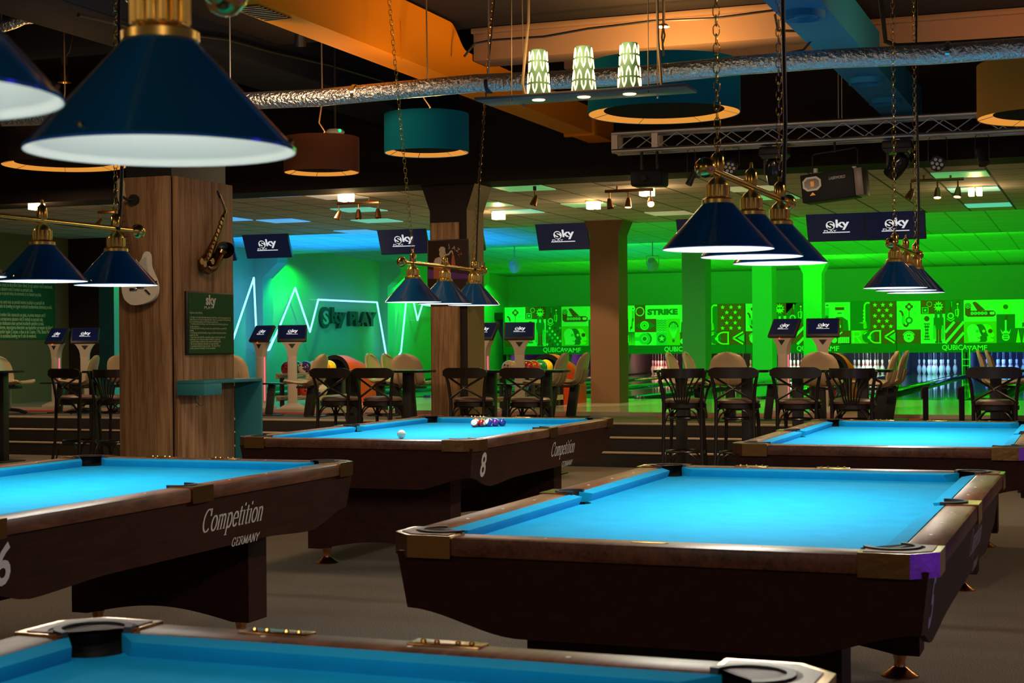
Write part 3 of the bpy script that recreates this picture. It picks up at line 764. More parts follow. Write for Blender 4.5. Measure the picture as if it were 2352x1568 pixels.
def moving_head(px, top, bot, label, tilt):
    p = hang(px, top); t = thing('moving_head_light', label, 'stage light', (p.x, p.y, tz0 - .03))
    b = MB(); b.box(-.14, .14, -.10, .10, -.09, -.01, .02); b.prism([(-.14, -.09), (.14, -.09), (.10, -.13), (-.10, -.13)], -.10, .10, T=Matrix(((1, 0, 0, 0), (0, 0, 1, 0), (0, 1, 0, 0), (0, 0, 0, 1)))); b.obj('base', 'frame_black', t)
    b = MB(); b.box(-.02, .02, -.015, .015, -.02, .05); b.obj('clamp', 'steel', t)
    h = MB(); T = Matrix.Translation((0, 0, -.24)) @ Matrix.Rotation(tilt, 4, 'Y') @ Matrix.Rotation(.35, 4, 'X')
    h.lathe([(.001, .12), (.06, .11), (.085, .05), (.085, -.06), (.075, -.13), (.001, -.13)], 20, T=T); o = h.obj('head', 'black_gloss', t)
    l = MB(); l.lathe([(.001, -.133), (.06, -.133)], 18, T=T); l.obj('lens', 'led_green' if tilt == 0 else 'black', o)
    y = MB(); y.box(-.105, -.085, -.03, .03, -.28, -.10); y.box(.085, .105, -.03, .03, -.28, -.10); y.box(-.105, .105, -.03, .03, -.125, -.10); y.obj('yoke', 'frame_black', t)
moving_head(1779, 345, 412, 'black moving head light left of the laser projector, green at its lens', 0)
moving_head(2062, 330, 402, 'black moving head light tilted sideways right of the laser projector', .7)
p = hang(1492, 410); t = thing('projector', 'dark video projector hanging under the left part of the truss', 'projector', p)
b = MB(); b.box(-.165, .165, -.14, .14, -.085, .08, .03, seg=3); b.obj('case', 'laser_grey', t)
b = MB(); b.box(-.09, -.07, -.02, .02, .08, tz0 - p.z); b.box(.07, .09, -.02, .02, .08, tz0 - p.z); b.obj('bracket', 'frame_black', t)
b = MB(); b.cyl((-.02, -.13, -.01), (-.02, -.16, -.01), .035, .03, 16); b.obj('lens', 'black_gloss', t)
# laser projector box
p = hang(1918, 425); t = thing('laser_projector', 'black tilted laser projector box with an octagonal window hanging from the truss', 'laser projector', p, -.10)
lb = MB(); T = Matrix.Rotation(.09, 4, 'Y').inverted()
lb.box(-.30, .22, -.13, .13, -.145, .125, .008, T=T); o = lb.obj('case', 'laser_grey', t)
g = MB(); g.box(.221, .30, -.125, .125, -.14, .12, .004, T=T); g.obj('end_cap', 'shelf_paint', t)
g = MB(); oc = [(-.24, .08), (-.14, .08), (-.10, .045), (-.10, -.02), (-.14, -.055), (-.24, -.055), (-.28, -.02), (-.28, .045)]
TT = T @ Matrix(((1, 0, 0, 0), (0, 0, 1, -.134), (0, 1, 0, .015), (0, 0, 0, 1)))
g.prism(oc, 0, .006, T=TT); fr = g.obj('window_frame', 'white_plastic', t)
g = MB(); g.prism([(-.19 + (x + .19) * .8, .0125 + (z - .0125) * .72) for x, z in oc], -.003, .003, T=TT); g.obj('window', 'black_gloss', fr)
g = MB(); g.box(-.20, -.165, -.142, -.136, 0, .05, T=T); g.obj('mirror', 'bronze', fr)
text('maker_lettering', 'LASERWORLD', 'sign_white', .04, .16, T @ Vector((.06, -.132, .055)), T.to_3x3() @ Vector((1, 0, 0)), T.to_3x3() @ Vector((0, 0, 1)), t, shear=.3)
g = MB(); g.prism([(-.22, -.10), (-.16, -.10), (-.19, -.07)], 0, .002, T=TT); g.obj('warning_sticker', 'bronze', t)
g = MB(); zt_ = tz0 - p.z; g.tube([(-.22, 0, .12), (-.22, 0, .29), (-.20, 0, .31), (.20, 0, .35), (.22, 0, .33), (.22, 0, .10)], .007, 6); g.cyl((0, 0, .32), (0, 0, zt_), .012, n=8); g.obj('yoke', 'frame_black', t)
for x in (-.19, .19):
    g = MB(); g.cyl((x, 0, .13), (x, 0, .17), .022, n=10); g.obj('knob', 'white_plastic', t)
# drum shades
def drum(px, py, zb0, R, H, m, label, light_p, cord=True):
    p = at_z(px, py, zb0); t = thing('drum_pendant', label, 'lamp', p)
    b = MB(); b.lathe([(R, 0), (R, H), (R - .006, H), (R - .006, .004), (R, 0)], 64); b.obj('shade', m, t)
    b = MB(); b.lathe([(R - .006, .004), (R * .79, .030)], 64); b.obj('lit_ring', 'drum_lining', t)
    b = MB(); b.disc((0, 0, .0295), R * .792, 48); b.obj('diffuser_disc', 'drum_disc', t)
    for k in range(7):
        a = 2 * PI * k / 7 + .4; g = MB(); g.cyl((R * .79 * math.cos(a), R * .79 * math.sin(a), .028), ((R - .008) * math.cos(a), (R - .008) * math.sin(a), .003), .0025, n=5); g.obj('wire_spoke', 'chrome', t)
    b = MB(); b.tube([(0, 0, H * .8), (.03, .0, H + .05), (-.02, 0, H + .12), (.01, 0, H + .3), (0, 0, 4.7 - zb0)], .006, 6); b.obj('cord', 'rope', t)
    light('drum_bulb', 'POINT', (p.x, p.y, zb0 + H - .06), (1, .50, .16), light_p, .12)
    return t
drum(1525, 262, 3.07, .56, .37, 'drum_teal', 'large teal drum lamp with a glowing orange ring, right of the lattice lamps', 90)
drum(980, 352, 2.74, .30, .275, 'drum_teal', 'small teal drum lamp in the upper middle, behind the hanging chain', 25)
drum(739, 397, 2.76, .30, .28, 'drum_brown', 'small brown drum lamp left of the small teal one', 25)
drum(148, 381, 2.87, .50, .30, 'drum_dark', 'large dark brown drum lamp at the upper left, behind the big blue lamp shade', 20)
drum(2422, 268, 2.88, .50, .36, 'drum_orange', 'orange drum lamp cut by the right edge', 60)
b = MB(); p = at_y(770, 303, 12.6); b.lathe([(.001, -.02), (.075, -.018), (.085, 0), (.07, .02), (.001, .02)], 24)
o = tag(b.obj('access_point', 'white_plastic', loc=p), 'round white ceiling device with a green light above the brown drum lamp', 'wifi device'); g = MB(); g.sphere((.07, -.045, .004), .012, 8); g.obj('status_light', 'led_green', o)
g = MB(); g.cyl((0, 0, .02), (0, 0, 4.3 - p.z), .01, n=6); g.obj('rod', 'black', o)
# three pierced lamps standing on a hanging board
pc = at_z(1345, 222, 2.79); sh = thing('hanging_board', 'narrow dark board hung on wires under the three lattice lamps', 'shelf', pc)
bx0, bx1 = at_y(1108, 235, pc.y).x - pc.x, at_y(1588, 205, pc.y).x - pc.x
b = MB(); b.box(bx0, bx1, -.13, .13, 0, .018, .003); b.obj('board', 'shelf_paint', sh)
for x in (bx0 + .22, bx1 - .22):
    for y in (-.1, .1):
        w = MB(); w.cyl((x, y, .0), (x + (.0), y * .6, 4.7 - pc.z), .0028, n=5); w.obj('wire', 'rope', sh)
        k = MB(); k.cyl((x, y, -.02), (x, y, 0), .006, n=8); k.obj('bolt', 'chrome', sh)
w = MB(); w.tube([(bx0 + .27, 0, .02), (bx0 + .25, 0, .1), (bx0 + .29, 0, .45), (bx0 + .30, 0, 1.7)], .009, 6); w.obj('power_cable', 'rope', sh)
w = MB(); w.tube([(bx1 - .17, 0, .02), (bx1 - .19, 0, .3), (bx1 - .20, 0, 1.7)], .009, 6); w.obj('power_cable', 'rope', sh)
for i, px in enumerate((1237, 1341, 1446)):
    x = at_y(px, 215, pc.y).x
    t = thing('lattice_lamp', ('lattice lamp glowing warm, left one of three on the hanging board', 'lattice lamp glowing warm, middle one of three on the hanging board', 'lattice lamp glowing warm, brightest at the right end of the hanging board')[i], 'lamp', (x, pc.y, pc.z + .019), 0, 'lattice lamps on the hanging board')
    rb, rt, hh = .066, .047, .265
    c = MB(); c.lathe([(rb, 0), (rt, hh), (rt * .5, hh + .004)], 40); c.obj('lantern', 'lattice', t)
    g = MB()
    for row in range(4):
        for k in range(8):
            th = 2 * PI * (k + (row % 2) * .5) / 8 + i * .3; z0 = .010 + row * .0635; pts = []
            for s in range(11):
                u_ = s / 10; ang = PI * (u_ - .5); wv = .21 * math.sin(ang) * (1 if abs(u_ - .5) < .35 else .9)
                zz = z0 + (.054 - .050 * abs(u_ - .5) * 2) if row % 2 else z0 + .004 + .050 * abs(u_ - .5) * 2
                a = th + wv; r = rb + (rt - rb) * zz / hh + .002; pts.append((r * math.cos(a), r * math.sin(a), zz))
            g.tube(pts, .0038, 5)
    g.obj('glowing_cutouts', 'lattice_glow', t)
    g = MB(); g.lathe([(.001, -.024), (.035, -.023), (.038, -.0195)], 20); g.obj('light_opening', 'lattice_glow', t)
    light('lattice_bulb', 'POINT', (x, pc.y - .15, pc.z + .25), (1, .66, .3), 3.5, .1)
# cables and small fittings of the pool ceiling
def cable(label, pts, r=.012, m='black'):
    b = MB(); b.tube([Vector(p) for p in pts], r, 6); return tag(b.obj('cable', m), label, 'cable')
cable('black cable sagging along the lit ceiling beam at the top middle', [at_y(px, py, 11.55) for px, py in ((1066, 130), (1090, 100), (1130, 92), (1250, 84), (1350, 66), (1500, 48), (1640, 42), (1790, 22))], .010)
cable('thick black cable dropping and turning right along the foil duct', [at_y(px, py, 10.4) for px, py in ((2022, -10), (2030, 60), (2034, 95), (2060, 105), (2200, 98), (2352, 88))], .016)
cable('black cable looping beside the blue duct', [at_y(px, py, 11.5) for px, py in ((1780, 33), (1786, 70), (1855, 72), (1862, 95), (1845, 115), (1790, 126))], .010)
cable('black cable clipped along the girder behind the big blue lamp shade', [at_x(px, py, -6.62) for px, py in ((180, 34), (300, 62), (420, 78), (520, 90), (620, 118), (760, 150), (880, 186))], .014)
p = at_y(1523, 62, 10.6); b = MB(); b.lathe([(.001, .02), (.03, .018), (.045, 0), (.001, -.004)], 20); o = tag(b.obj('ceiling_rose', 'brass', loc=p), 'small brass ceiling rose above the large teal drum lamp', 'ceiling fitting')
g = MB(); g.tube([(0, 0, 0), (.012, 0, -.06), (-.005, 0, -.12), (0, 0, -.20)], .007, 6); g.tube([(0, 0, 0), (-.01, 0, -.07), (.006, 0, -.2)], .007, 6); g.obj('cord', 'rope', o); g = MB(); g.cyl((0, 0, .015), (0, 0, 4.74 - p.z), .006, n=6); g.obj('rod', 'rope', o)
p = at_y(148, 165, 11.0); t = thing('spotlight', 'dark bell shaped spotlight hanging at the upper left behind the big lamp shade', 'spotlight', p)
b = MB(); b.lathe([(.001, .06), (.02, .055), (.035, .02), (.05, -.05), (.055, -.09), (.05, -.09), (.001, -.02)], 20); b.obj('bell', 'bronze', t)
b = MB(); b.box(-.02, .02, -.015, .015, .055, .13); b.tube([(0, 0, .12), (.05, 0, .16), (.09, 0, .3), (.10, 0, .9)], .006, 6); b.obj('bracket', 'frame_black', t)
p = at_y(690, 98, 10.8); b = MB(); b.cyl((0, 0, -.03), (.01, -.02, .06), .045, n=14); o = tag(b.obj('camera_dome', 'frame_black', loc=p), 'small dark cylinder fitting beside the orange duct', 'ceiling fitting'); g = MB(); g.cyl((0, 0, .05), (0, 0, 4.74 - p.z), .01, n=6); g.obj('rod', 'frame_black', o)

# ================================================================== TILE CEILING FITTINGS
def snap(v, s=.6): return (math.floor(v / s) + .5) * s
seen = set()
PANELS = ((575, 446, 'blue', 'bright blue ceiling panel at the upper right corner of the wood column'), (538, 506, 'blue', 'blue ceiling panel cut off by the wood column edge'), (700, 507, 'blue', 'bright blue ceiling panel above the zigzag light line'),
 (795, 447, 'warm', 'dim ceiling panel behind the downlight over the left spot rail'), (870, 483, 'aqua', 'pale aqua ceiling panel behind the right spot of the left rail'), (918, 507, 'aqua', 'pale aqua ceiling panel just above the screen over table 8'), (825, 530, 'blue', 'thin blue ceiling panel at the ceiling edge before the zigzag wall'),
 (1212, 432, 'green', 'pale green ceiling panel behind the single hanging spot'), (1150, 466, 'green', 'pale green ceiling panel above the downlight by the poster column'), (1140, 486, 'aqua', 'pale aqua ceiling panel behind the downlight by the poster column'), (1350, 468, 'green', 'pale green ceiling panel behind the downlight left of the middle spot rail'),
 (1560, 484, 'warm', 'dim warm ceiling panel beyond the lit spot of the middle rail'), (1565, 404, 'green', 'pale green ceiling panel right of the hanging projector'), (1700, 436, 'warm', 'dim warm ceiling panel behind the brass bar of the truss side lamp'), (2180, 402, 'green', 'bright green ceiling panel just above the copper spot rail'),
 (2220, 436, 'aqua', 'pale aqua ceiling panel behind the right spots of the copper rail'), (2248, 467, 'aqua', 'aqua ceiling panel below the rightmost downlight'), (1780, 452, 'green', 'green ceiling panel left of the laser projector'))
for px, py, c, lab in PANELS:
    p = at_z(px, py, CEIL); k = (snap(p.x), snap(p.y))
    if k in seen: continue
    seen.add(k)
    if 'glow_' + c not in M:  # coloured light reflected by the panels, put in as weak emission
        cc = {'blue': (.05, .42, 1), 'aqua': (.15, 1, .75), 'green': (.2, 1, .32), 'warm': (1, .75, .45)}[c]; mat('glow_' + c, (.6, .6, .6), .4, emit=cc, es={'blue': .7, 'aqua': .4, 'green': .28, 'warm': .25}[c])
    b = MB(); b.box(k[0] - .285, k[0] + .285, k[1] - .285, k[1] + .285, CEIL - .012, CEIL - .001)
    tag(b.obj('ceiling_panel_painted_glow', 'glow_' + c), lab, 'ceiling light', 'ceiling panels with reflected colour painted as glow')
for i, (px, py) in enumerate(((795, 450), (1145, 494), (1363, 469), (1486, 437), (2240, 437), (84, 470))):
    p = at_z(px, py - 8, CEIL)
    t = thing('crystal_downlight', 'square crystal downlight glaring warm in the tile ceiling, ' + ('above the left three spot rail', 'right of the jazz poster column', 'left of the middle spot rail', 'below the projector', 'right of the right spot rail', 'above the lamp at the left edge')[i], 'ceiling light', (p.x, p.y, CEIL), 0, 'crystal downlights')
    b = MB(); b.box(-.085, .085, -.085, .085, -.012, 0); b.obj('plate', 'brass', t)
    for a in (-1, 1):
        g = MB(); g.box(a * .045 - .03, a * .045 + .03, -.07, .07, -.105, -.012, .004); g.obj('crystal', 'crystal', t)
    light('downlight_bulb', 'POINT', (p.x, p.y, CEIL - .17), (1, .62, .28), 11, .05)
def spot_head(parent, loc, d, lit):
    d = Vector(d).normalized(); T = (Vector((0, 0, -1)).rotation_difference(d)).to_matrix().to_4x4()
    b = MB(); b.lathe([(.001, .05), (.02, .045), (.03, .01), (.042, -.07), (.038, -.07), (.026, 0)], 20, T=T); b.cyl((0, 0, .03), (0, 0, .11), .008, n=8); o = b.obj('spot_head', 'spot_copper', parent, loc=loc)
    if lit:
        g = MB(); g.lathe([(.001, -.062), (.037, -.062)], 18, T=T); g.obj('lens', 'spot_lens', o)
for (px0, px1, py, heads, lab) in ((775, 872, 466, ((778, (-.3, -.3, -1), 0), (823, (.1, -.2, -1), 0), (868, (.15, -.2, -1), 0)), 'brass rail with three unlit spots left of the jazz poster column'),
        (1390, 1500, 438, ((1400, (.2, -.2, -1), 0), (1443, (0, -.2, -1), 1), (1494, (.3, -.8, -.7), 2)), 'brass rail with two lit spots below the projector'),
        (2092, 2214, 414, ((2092, (-.5, -.2, -1), 0), (2153, (0, -.3, -1), 1), (2200, (-.1, -.3, -1), 1)), 'copper rail with spots at the right, under the lighting truss'),
        (226, 272, 487, ((229, (-.4, -.4, -.9), 1),), 'short brass rail with one lit spot beside the wood column')):
    p = at_z((px0 + px1) / 2, py, CEIL - .06); x0, x1 = at_y(px0, py, p.y).x, at_y(px1, py, p.y).x
    t = thing('spot_rail', lab, 'ceiling light', (p.x, p.y, CEIL), 0, 'spot rails')
    b = MB(); b.box(x0 - p.x, x1 - p.x, -.02, .02, -.075, -.04, .004); b.obj('rail', 'spot_copper', t)
    for x in (x0 * .75 + x1 * .25, x0 * .25 + x1 * .75):
        b = MB(); b.cyl((x - p.x, 0, -.045), (x - p.x, 0, 0), .012, n=8); b.obj('stem', 'spot_copper', t)
    for hx, d, lit in heads:
        X = at_y(hx, py, p.y).x; spot_head(t, (X - p.x, 0, -.185), d, lit)
        if lit: light('spot_bulb', 'SPOT', Vector((X, p.y, CEIL - .19)) + Vector(d).normalized() * .12, (1, .62, .3), 30, .03, aim=Vector((X, p.y, CEIL - .19)) + Vector(d) * 3, spot=95)
p = at_z(1228, 425, CEIL); t = thing('ceiling_spot', 'single copper spot hanging left of the middle downlights', 'ceiling light', (p.x, p.y, CEIL)); spot_head(t, (0, 0, -.16), (-.25, -.3, -1), 0)
b = MB(); b.cyl((0, 0, -.06), (0, 0, 0), .02, n=10); b.obj('base', 'frame_black', t)
for i, (px, py) in enumerate(((1182, 613), (1499, 608))):
    p = at_y(px, py, 29.2); t = thing('hanging_speaker', 'round pale speaker with a dark cone under the lane ceiling, ' + ('near the corner pilaster', 'right of the brown column')[i], 'speaker', p)
    b = MB(); T = Matrix.Rotation(.9, 4, 'X'); b.lathe([(.001, .14), (.07, .13), (.10, .05), (.11, -.06), (.095, -.07)], 24, T=T); b.obj('cabinet', 'white_plastic', t)
    b = MB(); b.lathe([(.001, -.03), (.05, -.045), (.098, -.068)], 24, T=T); b.obj('cone', 'black', t)
    b = MB(); b.tube([(-.12, 0, 0), (-.12, 0, .17), (.12, 0, .17), (.12, 0, 0)], .008, 5); b.cyl((0, 0, .17), (0, 0, 3.33 - p.z), .012, n=6); b.obj('bracket', 'white_plastic', t)

# ================================================================== SCREENS
def sky_logo(parent, c, right, up, s, ink='screen_ink', col='screen_logo'):
    """disc with S, 'ky', outlined PLAY and a line; s = overall width"""
    c = Vector(c); r, u = Vector(right).normalized(), Vector(up).normalized(); n = r.cross(u)
    m = MB(); m.add([c + r * s * (-.20 + .17 * math.cos(t)) + u * s * (.06 + .17 * math.sin(t)) + n * .002 for t in [2 * PI * k / 28 for k in range(28)]], [tuple(range(28))]); m.obj('logo_disc', col, parent)
    text('logo_lettering', 'S', ink, s * .36, s * .23, c + r * s * -.20 + u * s * .055 + n * .003, r, u, parent, ext=.0008, bold=s * .012)
    text('logo_lettering', 'ky', col, s * .42, s * .50, c + r * s * .25 + u * s * .08 + n * .002, r, u, parent, ext=.0008, bold=s * .012)
    text('logo_lettering', 'PLAY', col, s * .10, s * .46, c + r * s * -.22 + u * s * -.15 + n * .004, r, u, parent, ext=.0008)
    m = MB(); q = c + n * .002
    m.poly([q + r * s * -.5 + u * s * -.235, q + r * s * .5 + u * s * -.235, q + r * s * .5 + u * s * -.20, q + r * s * -.5 + u * s * -.20]); m.obj('logo_bar', col, parent)
def make_monitor():
    t = thing('overhead_monitor', 'x', 'screen'); tilt = math.radians(24); W_, H_ = .825, .465
    r = Vector((1, 0, 0)); u = Vector((0, math.sin(tilt) * -1, math.cos(tilt))); n = r.cross(u)
    T = Matrix((r, n, u)).transposed().to_4x4()     # local x, -front, up
    b = MB(); b.box(-W_ / 2, W_ / 2, -.0, -.06, -H_ / 2, H_ / 2, .006, T=T); b.obj('casing', 'frame_black', t)
    b = MB(); e = .012; b.add([T @ Vector(v) for v in ((-W_ / 2 + e, .002, -H_ / 2 + e), (W_ / 2 - e, .002, -H_ / 2 + e), (W_ / 2 - e, .002, H_ / 2 - e), (-W_ / 2 + e, .002, H_ / 2 - e))], [(0, 1, 2, 3)]); sc = b.obj('screen', 'screen', t)
    sky_logo(sc, n * .004 + u * -.01, r, u, .38)
    b = MB(); b.box(-.03, .03, .06, .10, -.05, .45); b.obj('mount', 'frame_black', t)
    return t
mon = make_monitor()
for i, (px, py, lab) in enumerate(((612, 562, 'overhead screen above the zigzag light line, right one beside the wood column'), (486, 570, 'overhead screen mostly hidden by the right edge of the wood column'), (925, 552, 'overhead screen above the lamp over table 8'), (1052, 545, 'overhead screen mostly hidden behind the jazz poster column'), (1292, 541, 'overhead screen left of the brown column, standing alone'), (1618, 526, 'overhead screen hidden behind the blue lamp shades, only its left corner showing'), (1920, 519, 'left one of the twin overhead screens at the right'), (2056, 515, 'right one of the twin overhead screens, above the small blue lamp'))):
    o = mon if i == 0 else copy_tree(mon); o.location = at_y(px, py, 22.55); o['label'] = lab; o['group'] = 'overhead screens'

# ================================================================== SCORING CONSOLES
def make_console():
    t = thing('scoring_console', 'x', 'console')
    p = MB(); prof = [(.075, 0), (.075, .06)]
    p.box(-.065, .065, -.05, .05, .05, .74, .02); p.obj('post', 'post', t)
    h = MB(); T = Matrix(((1, 0, 0, 0), (0, 0, 1, 0), (0, 1, 0, 0), (0, 0, 0, 1)))
    left = [(-.065, .72), (-.068, .78), (-.085, .84), (-.12, .90), (-.16, .94)]
    h.prism(left + [(-x, z) for x, z in reversed(left)], -.045, .045, T=T); hd = h.obj('flared_head', 'post', t)
    g = MB(); g.prism([(-.05, .905), (.05, .905), (0, .84)], -.05, -.044, T=T); g.obj('vent', 'frame_black', hd)
    f = MB(); vs = [(-.075, -.06, .07), (.075, -.06, .07), (.075, .06, .07), (-.075, .06, .07), (-.17, -.14, .015), (.17, -.14, .015), (.17, .14, .015), (-.17, .14, .015), (-.17, -.14, 0), (.17, -.14, 0), (.17, .14, 0), (-.17, .14, 0)]
    f.add(vs, [(0, 1, 2, 3), (0, 4, 5, 1), (1, 5, 6, 2), (2, 6, 7, 3), (3, 7, 4, 0), (4, 8, 9, 5), (5, 9, 10, 6), (6, 10, 11, 7), (7, 11, 8, 4), (8, 11, 10, 9)]); f.obj('foot', 'post', t)
    tl = math.radians(32); r = Vector((1, 0, 0)); u = Vector((0, math.sin(tl), math.cos(tl))); n = r.cross(u); c = Vector((0, 0, 1.06)); TM = Matrix((r, n, u)).transposed().to_4x4(); TM.translation = c
    b = MB(); b.box(-.205, .205, -.045, 0, -.135, .135, .012, T=TM); mo = b.obj('monitor', 'frame_black', t)
    b = MB(); b.add([TM @ Vector(v) for v in ((-.182, .002, -.098), (.182, .002, -.098), (.182, .002, .118), (-.182, .002, .118))], [(0, 1, 2, 3)]); sc = b.obj('screen', 'screen', mo)
    sky_logo(sc, c + n * .004 + u * .01, r, u, .16)
    l = MB(); l.box(.0655, .069, -.012, .012, .1, .72); l.obj('light_strip', 'led_pink', t)
    k = MB(); k.sphere((-.03, -.052, .925), .0055, 8); k.obj('status_light', 'led_red', t)
    return t
con = make_console(); YK = 19.75; DROP = []
for i, (px, rz, lab) in enumerate(((196, .5, 'scoring console facing us at the far left, before the brown pilaster'), (130, -.25, 'scoring console turned sideways at the far left, red dot below its screen'), (672, .42, 'scoring console facing us below the zigzag light line'), (601, -.35, 'scoring console turned sideways next to the wood column'), (1194, .3, 'scoring console facing us right of the jazz poster column'), (1113, -.4, 'scoring console half hidden behind the jazz poster column'), (1891, .15, 'scoring console facing us before the bright green column'), (1801, -.42, 'scoring console turned sideways left of the bright green column'))):
    o = con if i == 0 else copy_tree(con); q = at_y(px, 900, YK); o.location = (q.x, YK, .501); o.rotation_euler.z = rz; o['label'] = lab; o['group'] = 'scoring consoles'
    if rz > 0:
        for ch in [c for c in o.children if c.name.startswith(('light_strip', 'status_light'))]: DROP.append(ch)

for ch in DROP: bpy.data.objects.remove(ch)

# ================================================================== BAR STOOLS AND BAR TABLES
SH = .77
def stool_base(t):
    pad = MB(); pad.lathe([(.001, SH - .015), (.185, SH - .015), (.205, SH), (.205, SH + .018), (.185, SH + .034), (.10, SH + .042), (.001, SH + .044)], 32); pad.obj('seat_pad', 'stool_pad', t)
    r = MB(); r.lathe([(.19, SH - .055), (.212, SH - .05), (.212, SH - .012), (.19, SH - .008)], 32); r.obj('seat_ring', 'stool_wood', t)
    for sx in (-1, 1):
        l = MB(); l.tube([(sx * .15, .15, SH - .03), (sx * .165, .165, .45), (sx * .19, .19, 0)], [.017, .017, .014], 8); l.obj('leg', 'stool_wood', t)
        l = MB(); l.tube([(sx * .235, -.205, 1.07), (sx * .205, -.185, .95), (sx * .185, -.165, SH), (sx * .185, -.17, .60), (sx * .19, -.185, .3), (sx * .21, -.225, 0)], [.014, .017, .018, .018, .017, .014], 8); l.obj('rear_leg', 'stool_wood', t)
    f = MB(); f.tube([(.185 * math.cos(2 * PI * k / 28), .19 * math.sin(2 * PI * k / 28), .30) for k in range(28)], .012, 6, closed=True); f.obj('foot_ring', 'stool_wood', t)
    f = MB(); f.tube([(.16 * math.cos(2 * PI * k / 24), .16 * math.sin(2 * PI * k / 24), SH - .15) for k in range(24)], .010, 6, closed=True); f.obj('stretcher_ring', 'stool_wood', t)
    for (ax, ay, bx, by) in ((-.18, -.18, .18, -.18), (-.17, .17, .17, .17), (-.18, -.18, -.17, .17), (.18, -.18, .17, .17)):
        for (zt, zl) in ((.285, .10), (SH - .06, SH - .22)):
            a = MB(); pts = []
            for k in range(11):
                s = k / 10; e = math.sin(PI * s); pts.append((ax + (bx - ax) * s, ay + (by - ay) * s, zl + (zt - zl) * min(1, 1.15 * e ** .55)))
            a.tube(pts, .009, 5); a.obj('bentwood_brace', 'stool_wood', t)
def make_cross_stool():
    t = thing('bar_stool', 'x', 'bar stool'); stool_base(t)
    b = MB(); n = 14; vs = []
    for i in range(n + 1):
        s = -1 + 2 * i / n; x = .245 * s; y = -.225 - .035 * (1 - s * s); e = .052 * (1 - max(0, abs(s) - .8) / .2 * .55)
        zc = 1.055
        for (dy, dz) in ((-.012, -e), (.012, -e), (.012, e), (-.012, e)): vs.append((x, y + dy, zc + dz))
    b.add(vs, [(i * 4 + k, i * 4 + (k + 1) % 4, i * 4 + 4 + (k + 1) % 4, i * 4 + 4 + k) for i in range(n) for k in range(4)] + [(0, 3, 2, 1), (n * 4, n * 4 + 1, n * 4 + 2, n * 4 + 3)])
    b.obj('top_rail', 'stool_wood', t, ang=60)
    for s in (-1, 1):
        c = MB(); c.tube([(-s * .20, -.205, 1.02), (0, -.235, .905), (s * .185, -.175, SH + .03)], .012, 6); c.obj('cross_bar', 'stool_wood', t)
    c = MB(); c.sphere((0, -.25, .905), .010, 8); c.obj('rivet', 'chrome', t)
    return t
def make_fan_stool():
    t = thing('bar_stool', 'x', 'bar stool'); stool_base(t)
    b = MB(); n = 16; vs = []
    for i in range(n + 1):
        a = math.radians(-150 + 120 * i / n); x, y = .235 * math.cos(a), -.02 + .235 * math.sin(a)
        for (dr, dz) in ((-.01, -.045), (.012, -.045), (.012, .045), (-.01, .045)): vs.append((x + dr * math.cos(a), y + dr * math.sin(a), 1.05 + dz))
    b.add(vs, [(i * 4 + k, i * 4 + (k + 1) % 4, i * 4 + 4 + (k + 1) % 4, i * 4 + 4 + k) for i in range(n) for k in range(4)] + [(0, 3, 2, 1), (n * 4, n * 4 + 1, n * 4 + 2, n * 4 + 3)])
    b.obj('top_rail', 'stool_wood', t, ang=60)
    for k in range(7):
        s = -1 + 2 * k / 6; g = MB(); g.tube([(s * .175, -.225 + .05 * s * s, 1.01), (s * .10, -.24 + .03 * s * s, .90), (s * .055, -.20, SH - .02)], [.014 if k == 3 else .010, .013 if k == 3 else .009, .010], 6); g.obj('fan_slat', 'stool_wood', t)
    for s in (-1, 1):
        g = MB(); g.tube([(s * .20, -.15, 1.0), (s * .25, -.06, .97), (s * .255, .02, .95), (s * .215, .05, .88), (s * .19, .03, SH)], .012, 6); g.obj('arm', 'stool_wood', t)
    return t
xs, fs = make_cross_stool(), make_fan_stool(); fx = ff = True
for px, kind, rz, lab in ((166, 'x', -.15, 'cross back bar stool at the far left, its whole frame visible before the steps'), (252, 'f', .1, 'fan back bar stool at the far left, partly hidden by the wood column'),
        (771, 'x', -.06, 'cross back bar stool before the blue bowling ball, left of its pair'), (868, 'x', -.06, 'cross back bar stool before the red ball return hood'),
        (1078, 'x', -.03, 'cross back bar stool directly before the jazz poster column'), (1209, 'x', -.03, 'cross back bar stool right of the jazz poster column'),
        (1566, 'f', .10, 'fan back bar stool right of the brown column, full height visible'), (1690, 'x', .0, 'cross back bar stool between the fan back stool and the small pool table corner'),
        (1831, 'x', .02, 'cross back bar stool in front of the sideways scoring console at the right'), (1957, 'f', .02, 'fan back bar stool behind the far corner pocket of table 7'), (2284, 'x', .02, 'cross back bar stool at the far right edge')):
    if kind == 'x': o = xs if fx else copy_tree(xs); fx = False
    else: o = fs if ff else copy_tree(fs); ff = False
    q = at_y(px, 900, 15.12); o.location = (q.x, 15.24, 0); o.rotation_euler.z = rz; o.scale.z = 1.032; o['label'] = lab; o['group'] = 'bar stools'
